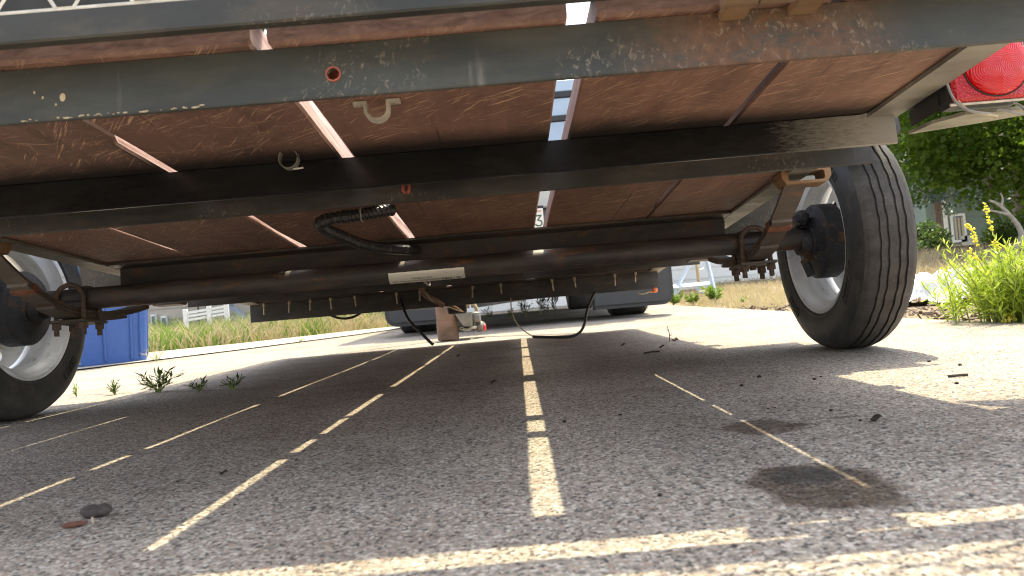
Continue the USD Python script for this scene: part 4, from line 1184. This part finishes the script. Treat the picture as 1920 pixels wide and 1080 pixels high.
# small weeds rooted in the crack and elsewhere
def small_weed(name, x, y, h, n, label, leaf='small_leaf', spread=.8, seed=0, width=.12, cat_='weed', group=None):
    q = np.random.default_rng(100 + seed)
    t = thing(name, label, cat_, (x, y, float(gz(x, y))), group=group)
    st_, c, a, b = [], [], [], []
    for k in range(n):
        az = q.random() * 2 * PI; tilt = spread * (.25 + .75 * q.random()); hh = h * (.5 + .5 * q.random())
        d = np.array([math.cos(az) * math.sin(tilt), math.sin(az) * math.sin(tilt), math.cos(tilt)])
        tip = d * hh
        st_.append(tube([[0, 0, -.002], tip * .5 + [0, 0, .003], tip], [.0012, .001, .0006], 4))
        for j in range(7):
            s = .25 + .75 * (j + q.random()) / 7
            dv = unit(d + q.normal(0, .55, 3)); L = hh * (.30 + .25 * q.random())
            dv = unit(dv * [1.25, 1.25, .8]); w = unit(np.cross(dv, [.2, .3, 1.0]) + .3 * q.normal(0, 1, 3)) * L * width
            c.append(tip * s); a.append(dv * L); b.append(w)
    obj('stem', cat(st_), M['weed_stem'], t, 40)
    obj('leaves', quads_mesh(np.array(c), np.array(a), np.array(b)), M[leaf], t, False)
    return t
small_weed('crack_weed', -1.229, 2.54, .090, 24, 'tallest green weed in the driveway crack, spreading beside the left tyre', seed=1, spread=1.05)
small_weed('crack_weed', -1.052, 2.445, .045, 20, 'small flat weed just right of the tallest one in the crack', seed=2, spread=1.1)
small_weed('crack_weed', -.917, 2.38, .048, 16, 'rightmost small weed of the driveway crack, under the trailer shade', seed=3, spread=1.0)
small_weed('crack_weed', -1.412, 2.60, .050, 14, 'small sunlit weed on the shade line left of the tallest crack weed', seed=4)
small_weed('crack_weed', -1.570, 2.64, .045, 6, 'thin pale weed in full sun next to the left tyre', 'grass_green', seed=5, spread=.5)
small_weed('dry_weed', -2.40, 4.95, .10, 16, 'dry straw-coloured tuft growing at the walkway joint by the blue bin', 'grass_dry', seed=6, spread=.9, width=.06)
small_weed('green_tuft', -2.66, 4.45, .07, 12, 'small green tuft on the concrete in front of the blue bin', 'grass_green', seed=7, spread=.9)
small_weed('green_tuft', -1.75, 6.05, .05, 10, 'low green tuft in the walkway joint right of the blue bin', 'grass_green', seed=8, spread=1.0)
for k, (px, y, h, nn, lab) in enumerate(((918, 7.7, .13, 9, 'left one of the low dark plants in the shade under the van'), (958, 7.6, .10, 12, 'lowest bushy dark plant under the van, left of the grey cable'),
                                       (986, 7.6, .21, 12, 'bushiest dark plant under the middle of the van'), (1015, 7.7, .20, 7, 'slim dark plant under the van with a narrow top'),
                                       (1026, 7.7, .17, 7, 'short slim plant between two taller ones under the van'), (1041, 7.7, .26, 6, 'tallest spindly plant under the van beside its front tyre'))):
    X_ = ray(px, 595)[0] * y
    small_weed('shade_plant', X_, y, h, nn, lab, seed=20 + k, spread=.35 if nn < 9 else .6, width=.09)
# twig with a dry head by the right of the trailer's shade
tw_ = thing('dead_twig', 'thin dark upright twig with a curled leaf on the driveway near the shade edge', 'twig', (.587, 2.907, 0))
obj('stem', cat(tube([[0, 0, -.002], [.002, .0, .03], [-.003, .002, .06]], [.0022, .0018, .0012], 6), tube([[0, 0, .018], [.012, 0, .028]], .0012, 5), tube([[-.001, 0, .04], [-.008, 0, .05]], .001, 5)), M['bark'], tw_)
q = trimesh.creation.icosphere(2, 1.0); q.vertices *= [.013, .009, .006]; q.vertices[:, 2] += .004 * np.sin(q.vertices[:, 0] * 300)
obj('curled_leaf', moved(q, [.022, -.004, .005]), M['bark'], tw_, 50)

# grass: blades as joined triangles
def blades(poly, n, h0, h1, seed, thin=.004, lift=0.0):
    q = np.random.default_rng(seed); p = sg.Polygon(poly); x0, y0, x1, y1 = p.bounds
    pts = np.empty((0, 2))
    from shapely import contains_xy
    while len(pts) < n:
        c = np.c_[q.uniform(x0, x1, n), q.uniform(y0, y1, n)]
        c = c[contains_xy(p, c[:, 0], c[:, 1])]
        clump = meshkit.noise(np.c_[c * 2.2, c[:, :1] * 0 + seed], seed)
        c = c[q.random(len(c)) < np.clip(clump * 1.6 - .25, .05, 1)]
        pts = np.vstack([pts, c])
    pts = pts[:n]
    h = q.uniform(h0, h1, n) * (.5 + meshkit.noise(np.c_[pts * 1.3, pts[:, :1] * 0], seed + 5))
    az = q.uniform(0, 2 * PI, n); lean = np.abs(q.normal(.35, .25, n))
    d = np.stack([np.cos(az) * np.sin(lean), np.sin(az) * np.sin(lean), np.cos(lean)], 1)
    base = np.c_[pts, gz(pts[:, 0], pts[:, 1]) - .012 + lift]
    w = unit(np.stack([-np.sin(az + 1.2), np.cos(az + 1.2), az * 0], 1)) * (thin * q.uniform(.6, 1.6, n))[:, None]
    mid = base + d * (h * .55)[:, None]; tip = base + d * h[:, None] + np.stack([np.cos(az), np.sin(az), az * 0 - .3], 1) * (h * .22)[:, None]
    v = np.stack([base - w, base + w, mid + w * .8, mid - w * .8, tip], 1).reshape(-1, 3)
    k = np.arange(n)[:, None] * 5
    f = np.concatenate([k + [0, 1, 2], k + [0, 2, 3], k + [3, 2, 4]], 1).reshape(-1, 3)
    return trimesh.Trimesh(v, f, process=False)
LAWN = [(-9, 3.5), (-5.0, 5.3), (-3.3, 6.45), (-2.5, 6.87), (-1.55, 7.85), (-.85, 8.1), (-.75, 8.5), (-1.3, 11.3), (-9, 11.3)]
tag(obj('dry_grass', blades(LAWN, 30000, .08, .28, 31, .0045), M['grass_dry'], None, False), 'dry straw-coloured grass between the walkway and the taupe wall', 'grass', kind='stuff')
tag(obj('green_grass', blades(LAWN, 16000, .08, .36, 32, .0055), M['grass_green'], None, False), 'fresh green weeds and grass mixed into the dry strip by the wall', 'grass', kind='stuff')
RY = [(1.62, 6.3), (1.9, 11.3), (6.0, 11.3), (7.5, 8.0), (4.0, 6.6), (2.2, 5.2), (1.7, 5.0)]
tag(obj('dry_grass', blades(RY, 9000, .03, .12, 33, .004), M['grass_dry'], None, False), 'sparse dry grass on the dirt right of the driveway', 'grass', kind='stuff')
tag(obj('dry_grass', blades([(3.5, 6.5), (14, 6.5), (20, 13.4), (5.5, 13.4)], 16000, .05, .2, 35, .006), M['grass_dry'], None, False), 'tall dry grass before the low kerb under the trees', 'grass', kind='stuff')
tag(obj('dry_grass', blades([(5.5, 14.6), (22, 14.6), (26, 23), (8, 23)], 12000, .06, .22, 36, .010), M['grass_dry'], None, False), 'yellowed lawn beyond the kerb in front of the green house', 'grass', kind='stuff')
for k, (px, py, y, h, lab) in enumerate(((1263, 575, 7.4, .14, 'yellow-green clump beside the ladder foot at the driveway end'), (1300, 573, 7.2, .11, 'small bright green clump under the ladder'),
                                         (1340, 572, 7.0, .17, 'brightest and largest green clump at the right end of the driveway'), (1396, 580, 6.3, .06, 'low green sprig on the concrete edge just left of the right tyre'))):
    X_ = ray(px, py)[0] * y
    small_weed('edge_clump', X_, y, h, 26, lab, 'grass_green', .9, 50 + k, .2)
# bark mulch along the right edge
q = np.random.default_rng(17)
mc = []
for k in range(900):
    y = 2.75 + 2.9 * q.random() ** 1.1; x = 1.64 + 1.5 * q.random() ** 1.3
    if (x - 1.7) ** 2 + (y - 2.5) ** 2 < .02: continue
    c = trimesh.creation.box(extents=[.012 + .03 * q.random(), .006 + .010 * q.random(), .004])
    c.apply_transform(trimesh.transformations.euler_matrix(q.normal(0, .4), q.normal(0, .4), q.random() * 6))
    mc.append(moved(c, [x, y, float(gz(x, y)) - .004 + .008 * q.random()]))
M['chips'] = leaf_material('bark_chips', (.10, .07, .055), (.34, .26, .21), .0, 20, .85)
tag(obj('bark_mulch', cat(mc), M['chips'], None, False), 'grey-brown bark mulch scattered along the right edge of the driveway', 'mulch', kind='stuff')

# ------------------------------------------------------------------ trees and the neighbour's house at the right
def leaf_cloud(centres, radii, n, size, seed, flat=.0, droop=0.0):
    q = np.random.default_rng(seed)
    w = np.array([np.prod(r) for r in radii]) ** .8; pick = q.choice(len(centres), n, p=w / w.sum())
    d = unit(q.normal(0, 1, (n, 3))); rad = q.random(n) ** .45
    c = np.array(centres)[pick] + d * rad[:, None] * np.array(radii)[pick]
    nrm = unit(q.normal(0, 1, (n, 3)) + [0, 0, .8]); a = unit(np.cross(nrm, q.normal(0, 1, (n, 3)))); b = np.cross(nrm, a)
    s = size * q.uniform(.6, 1.3, n)[:, None]
    a = a * s; a[:, 2] -= droop * s[:, 0]
    return quads_mesh(c - a / 2, a, b * s * .42)
def tree(name, x, y, trunk_h, crown_c, crown_r, n, size, seed, mat, label, bark='bark', r0=.16, clumps=46, cat_='tree'):
    q = np.random.default_rng(seed)
    z = float(gz(x, y)) - .02
    t = thing(name, label, cat_, (x, y, z))
    cc = np.array(crown_c, float)
    pts = spline([[0, 0, 0], [.03 * r0 / .1, 0, trunk_h * .4], [cc[0] * .3, cc[1] * .3, trunk_h], [cc[0] * .8, cc[1] * .8, cc[2] + crown_r[2] * .3]], 16)
    limbs = [tube(pts, np.linspace(r0, r0 * .25, 16) * (1 + .25 * np.exp(-np.arange(16) * .8)), 10)]
    cs, rs = [], []
    for k in range(clumps):
        d = unit(q.normal(0, 1, 3)); rr = .55 + .45 * q.random()
        c = cc + d * rr * np.array(crown_r); cs.append(c); s = q.uniform(.16, .34); rs.append(np.array(crown_r) * s)
        if k % 3 == 0:
            p0 = pts[6 + k % 8]
            limbs.append(tube(spline([p0, (p0 + c) / 2 + [0, 0, .15 * crown_r[2] * .3], c], 8), np.linspace(r0 * .3, r0 * .06, 8), 6))
    obj('trunk', cat(limbs), M[bark], t, 40)
    obj('crown', leaf_cloud(cs, rs, n, size, seed + 1), M[mat], t, False)
    return t
tree('maple_tree', 10.2, 13.0, 1.6, (-1.0, -.6, 3.0), (3.4, 2.6, 2.2), 60000, .105, 61, 'maple_leaf', 'dense green maple whose low crown hangs above the yellow-flowered weed', r0=.2, clumps=90)
tree('brown_trunk_tree', *at(1921, 480, 15.5)[:2], 2.6, (.6, .6, 4.8), (1.8, 1.6, 1.6), 14000, .10, 62, 'maple_leaf', 'rough brown tree trunk at the right edge of the picture, near the weed', r0=.21, clumps=30)
# spruce: drooping flat boughs
sx_, sy_ = at(1762, 430, 18.5)[0], 18.5
sps = thing('spruce_tree', 'blue-green spruce with drooping boughs below the maple crown', 'tree', (sx_, sy_, float(gz(sx_, sy_)) - .02))
obj('trunk', tube([[0, 0, 0], [0, 0, 3], [0, 0, 6.5]], [.10, .08, .02], 10), M['bark'], sps)
q = np.random.default_rng(5); c, a, b = [], [], []
for k in range(120):
    z = 1.35 + 4.9 * (k / 120) ** 1.0; Lb = 2.1 * (1 - (z - 1.0) / 5.9) + .1; az = k * 2.39996
    d = np.array([math.cos(az), math.sin(az), -.28]); n_ = int(110 * Lb / 2) + 20
    s = q.random(n_) ** .7
    p = np.outer(s * Lb, d) + [0, 0, z] + q.normal(0, .10, (n_, 3)) * [1, 1, .35]
    p[:, 2] += .18 * (s * 1.0) ** 2
    c.append(p); dv = unit(d + q.normal(0, .55, (n_, 3))); a.append(dv * .13); b.append(unit(np.cross(dv, q.normal(0, 1, (n_, 3)))) * .028)
obj('crown', quads_mesh(np.vstack(c), np.vstack(a), np.vstack(b)), M['spruce_needles'], sps, False)
tree('young_tree', *at(1872, 470, 15.0)[:2], 1.2, (-.15, .0, 2.3), (.8, .8, .9), 5000, .08, 63, 'shrub_leaf', 'slender young tree with a dark leaning trunk before the green house', r0=.06, clumps=18)
def shrub(name, x, y, r, n, seed, mat, label, size=.06):
    q = np.random.default_rng(seed)
    t = thing(name, label, 'shrub', (x, y, float(gz(x, y)) - .02))
    cs, rs, st_ = [], [], []
    for k in range(12):
        d = unit(q.normal(0, 1, 3)); d[2] = abs(d[2]); cpos = d * r * .7; cs.append(cpos + [0, 0, r * .15]); rs.append(np.full(3, r * .38))
        st_.append(tube([[0, 0, 0], cpos * .6, cpos], [.015, .01, .005], 5))
    obj('stems', cat(st_), M['bark'], t, 40)
    obj('leaves', leaf_cloud(cs, rs, n, size, seed), M[mat], t, False)
shrub('shrub', *at(1722, 480, 14.8)[:2], .62, 3500, 71, 'shrub_leaf', 'light green shrub beside the right tyre, under the spruce boughs')
shrub('shrub', *at(1905, 450, 14.0)[:2], .6, 3000, 72, 'shrub_leaf', 'yellow-green shrub at the foot of the brown trunk on the right edge')
# bare forked branch
bb = thing('dead_branch', 'pale bare forked branch leaning across in front of the green house', 'branch', tuple(at(1885, 480, 12.0)[:2]) + (float(gz(*at(1885, 480, 12.0)[:2])),))
o0 = np.array([*at(1885, 480, 12.0)[:2], float(gz(*at(1885, 480, 12.0)[:2]))])
obj('limb', tube(spline([[.12, 0, 0], at(1912, 430, 12.0) - o0, at(1893, 403, 12.0) - o0, at(1876, 386, 12.0) - o0, at(1855, 376, 12) - o0], 24), np.linspace(.05, .02, 24), 8), M['pale_bark'], bb, 40)
obj('twig', tube(spline([at(1893, 403, 12.0) - o0, at(1873, 398, 12.0) - o0, at(1848, 393, 12) - o0], 14), np.linspace(.028, .012, 14), 7), M['pale_bark'], bb, 40)
obj('twig', tube(spline([at(1876, 386, 12.0) - o0, at(1880, 375, 12.0) - o0, at(1876, 362, 12) - o0], 14), np.linspace(.022, .01, 14), 7), M['pale_bark'], bb, 40)
# kerb
kx = [(4.8, 13.9), (9.0, 13.9), (14, 14.1), (26, 14.6)]
kv = []
for (xa_, ya_), (xb2, yb2) in zip(kx[:-1], kx[1:]):
    n = 8
    for i in range(n):
        x0_, x1_ = xa_ + (xb2 - xa_) * i / n, xa_ + (xb2 - xa_) * (i + 1) / n
        y0_, y1_ = ya_ + (yb2 - ya_) * i / n, ya_ + (yb2 - ya_) * (i + 1) / n
        zz = float(gz(x0_, y0_))
        kv.append(extrude_z([(x0_, y0_), (x1_ - .01, y1_), (x1_ - .01, y1_ + .3), (x0_, y0_ + .3)], zz - .1, zz + .10))
kb = tag(obj('low_kerb', cat(kv), simple('dark_kerb', (.13, .11, .095), .9, .2, 20, .4, True), None, False), kind='structure')
# neighbour's green house
NY = 25.0
nx0, nx1 = at(1740, 440, NY)[0], 26.0
nz = float(gz(15, NY))
nh = thing('green_house', "neighbour's grey-green house with a white framed window behind the trees", 'house', (nx0, NY, nz))
M['green_wall'] = simple('grey_green_siding', (.15, .20, .175), .8, .08, 8, .1, True)
def npart(name, t, mat, parent=None): return obj(name, moved(t, [-nx0, -NY, -nz]), mat, parent or nh, False)
nw = npart('wall', cat(box(nx0, nx1, NY + .02, NY + .2, nz - .1, 3.2), box(nx0, nx0 + .2, NY + .2, NY + 7, nz - .1, 3.2)), M['green_wall'])
for t in siding(nx0, nx1, nz, 3.1, NY + .018, .2, .015): npart('siding_board', t, M['green_wall'], nw)
npart('roof', extrude_x([(NY - .5, 3.15), (NY + 3.5, 4.7), (NY + 7.5, 3.15), (NY + 7.5, 3.05), (NY + 3.5, 4.58), (NY - .5, 3.05)], nx0 - .4, nx1 + .4), M['roof'])
a_, b_ = at(1786, 420, NY), at(1808, 449, NY)
wf = npart('window', cat(box(a_[0] - .08, b_[0] + .08, NY - .03, NY + .0, b_[2] - .08, b_[2]), box(a_[0] - .08, b_[0] + .08, NY - .03, NY, a_[2] + .25, a_[2] + .33), box(a_[0] - .08, a_[0], NY - .03, NY, b_[2], a_[2] + .25), box(b_[0], b_[0] + .08, NY - .03, NY, b_[2], a_[2] + .25)), M['trim'])
npart('pane', box(a_[0], b_[0], NY - .02, NY - .001, b_[2], a_[2] + .25), M['pane'], wf)
npart('blind', cat(*[box(a_[0] + .06 + k * .11, a_[0] + .12 + k * .11, NY - .026, NY - .021, b_[2] + .02, a_[2] + .2) for k in range(3)]), M['wire_tan'], wf)
c_ = at(1812, 478, NY)
npart('door', box(c_[0] - .15, c_[0] + .25, NY - .03, NY + .0, nz, c_[2] + .65), M['pale_panel_low'])
d_ = at(1779, 450, NY)
npart('corner_board', box(d_[0] - .35, d_[0] + .0, NY - .04, NY + .0, nz, 3.05), M['trim'])
npart('corner_board', box(at(1893, 430, NY)[0], at(1900, 430, NY)[0], NY - .04, NY, nz, 3.05), M['pale_panel'])
# dark trees behind the house at the left, seen through the gate's mesh, and more beyond
tree('back_tree', -9.5, 19.0, 2.5, (0, 0, 6.0), (4.2, 3.6, 4.0), 26000, .20, 81, 'dark_leaf', 'dark tree behind the house, seen through the gate mesh at top left', r0=.25, clumps=70)
tree('back_tree', 17.5, 21.0, 2.0, (0, 0, 5.0), (4.0, 3.0, 4.0), 22000, .20, 83, 'maple_leaf', 'tall tree behind the maple near the green house', r0=.25, clumps=60)
tree('back_tree', 13.0, 31.0, 2.0, (0, 0, 5.5), (5.0, 3.0, 4.5), 16000, .26, 84, 'dark_leaf', 'dark tree standing behind the green house roof', r0=.25, clumps=60)

# ------------------------------------------------------------------ litter on the driveway
M['seed_grey'] = simple('grey_pod', (.075, .058, .052), .75, .3, 200, .6)
M['seed_brown'] = simple('brown_pod', (.17, .07, .045), .75, .3, 200, .6)
M['crumb'] = simple('dark_crumb', (.035, .026, .02), .9, .4, 200, .5)
def pod(l, w, h, seed):
    q = trimesh.creation.icosphere(3, 1.0); q.vertices *= [l, w, h]
    q.vertices += (meshkit.noise(q.vertices * 180 + seed, seed) - .5)[:, None] * .0015
    return q
def rot(t, rz, rx=0.0):
    t = t.copy(); t.apply_transform(trimesh.transformations.rotation_matrix(rx, [1, 0, 0])); t.apply_transform(trimesh.transformations.rotation_matrix(rz, [0, 0, 1])); return t
p = rot(cat(pod(.0105, .0075, .0062, 1), moved(pod(.008, .0065, .006, 2), [.0095, .001, 0])), .05)
p.vertices *= 1.2
tag(obj('seed_pod', moved(p, [-.493, .842, .0075]), M['seed_grey'], None, 50), 'dull grey two-lobed dropping lying in the shade at bottom left', 'seed pod')
p = rot(pod(.0125, .004, .0034, 4), .35)
tag(obj('seed_pod', moved(p, [-.491, .805, .0034]), M['seed_brown'], None, 50), 'slim red-brown piece just in front of the grey dropping', 'seed pod')
tag(obj('straw_bit', tube([[-.478, .818, .003], [-.472, .806, .008], [-.466, .797, .004]], [.0012, .0015, .0006], 6), M['wire_tan'], None, 40), 'tiny pale straw splinter leaning on the grey dropping', 'straw')
lit = [(-.072, 1.917, .009, 'small brown leaf flake in the shade left of the bright centre stripe', 'leaf bit'), (-.418, 1.027, .006, 'dark grey crumb in the shade right of the long light stripe at left', 'crumb'),
       (.43, 2.43, .030, 'short dark stick lying in the shade before the upright twig', 'stick'), (.403, 2.889, .010, 'dark leaf bit farthest up the shade, left of the upright twig', 'leaf bit'),
       (.473, 1.013, .009, 'black torn crumb right of the smaller oil stain', 'crumb'), (-.249, 3.085, .010, 'dark pair of crumbs in the shade behind the jack post', 'crumb'), (.50, 2.62, .010, 'dark round leaf bit near the foot of the upright twig', 'leaf bit')]
for k, (x, y, s, lab, ct_) in enumerate(lit):
    q = np.random.default_rng(300 + k)
    if ct_ == 'stick':
        t = tube([[-s, 0, .003], [0, .002, .0045], [s, -.001, .003]], .0028, 6)
    else:
        t = pod(s, s * .6, s * .28, k); t.vertices[:, 2] += s * .25 * np.sin(t.vertices[:, 0] / s * 3); t.vertices[:, 2] -= t.vertices[:, 2].min()
    tag(obj({'stick': 'stick', 'crumb': 'dirt_crumb', 'leaf bit': 'leaf_bit'}[ct_], moved(rot(t, q.random() * .6), [x, y, float(gz(x, y))]), M['crumb'], None, 50), lab, ct_)
q = np.random.default_rng(77)
for k in range(20):
    px, py = (q.uniform(1350, 1900), q.uniform(655, 800)) if k < 14 else (q.uniform(300, 1300), q.uniform(700, 1000))
    a0, b0 = ray(px, py); yy = -CAM_H / b0
    s = .0012 + .0022 * q.random() * min(yy, 1.6) / 1.2
    t = pod(s * 1.3, s, s * .7, k)
    tag(obj('grit', moved(rot(t, q.random() * 6), [a0 * yy, yy, s * .5]), M['crumb'], None, 50), 'tiny dark grit scattered over the driveway', 'grit', 'dark grit on the driveway')
t = tube([[0, 0, .003], [.02, .001, .003], [.035, 0, .003]], .0025, 6)
a0, b0 = ray(1775, 708); yy = -CAM_H / b0
tag(obj('stick', moved(t, [a0 * yy, yy, 0]), M['crumb'], None, 40), 'short straight dark stick in the sunny patch right of the tyre', 'stick')

q = np.random.default_rng(91)
cs = [np.array([x, -17 + q.normal(0, 1.2), 1.5 + 4.5 * q.random()]) for x in np.linspace(-30, 5.0, 60)]  # unseen trees added behind the camera to darken reflections and sky fill
tag(obj('added_dark_trees', leaf_cloud(cs, [np.array([1.9, 1.5, 2.4])] * 60, 22000, .34, 92), M['dark_leaf'], None, False), 'dark tree mass added unseen behind the camera to darken reflections', 'trees', kind='stuff')
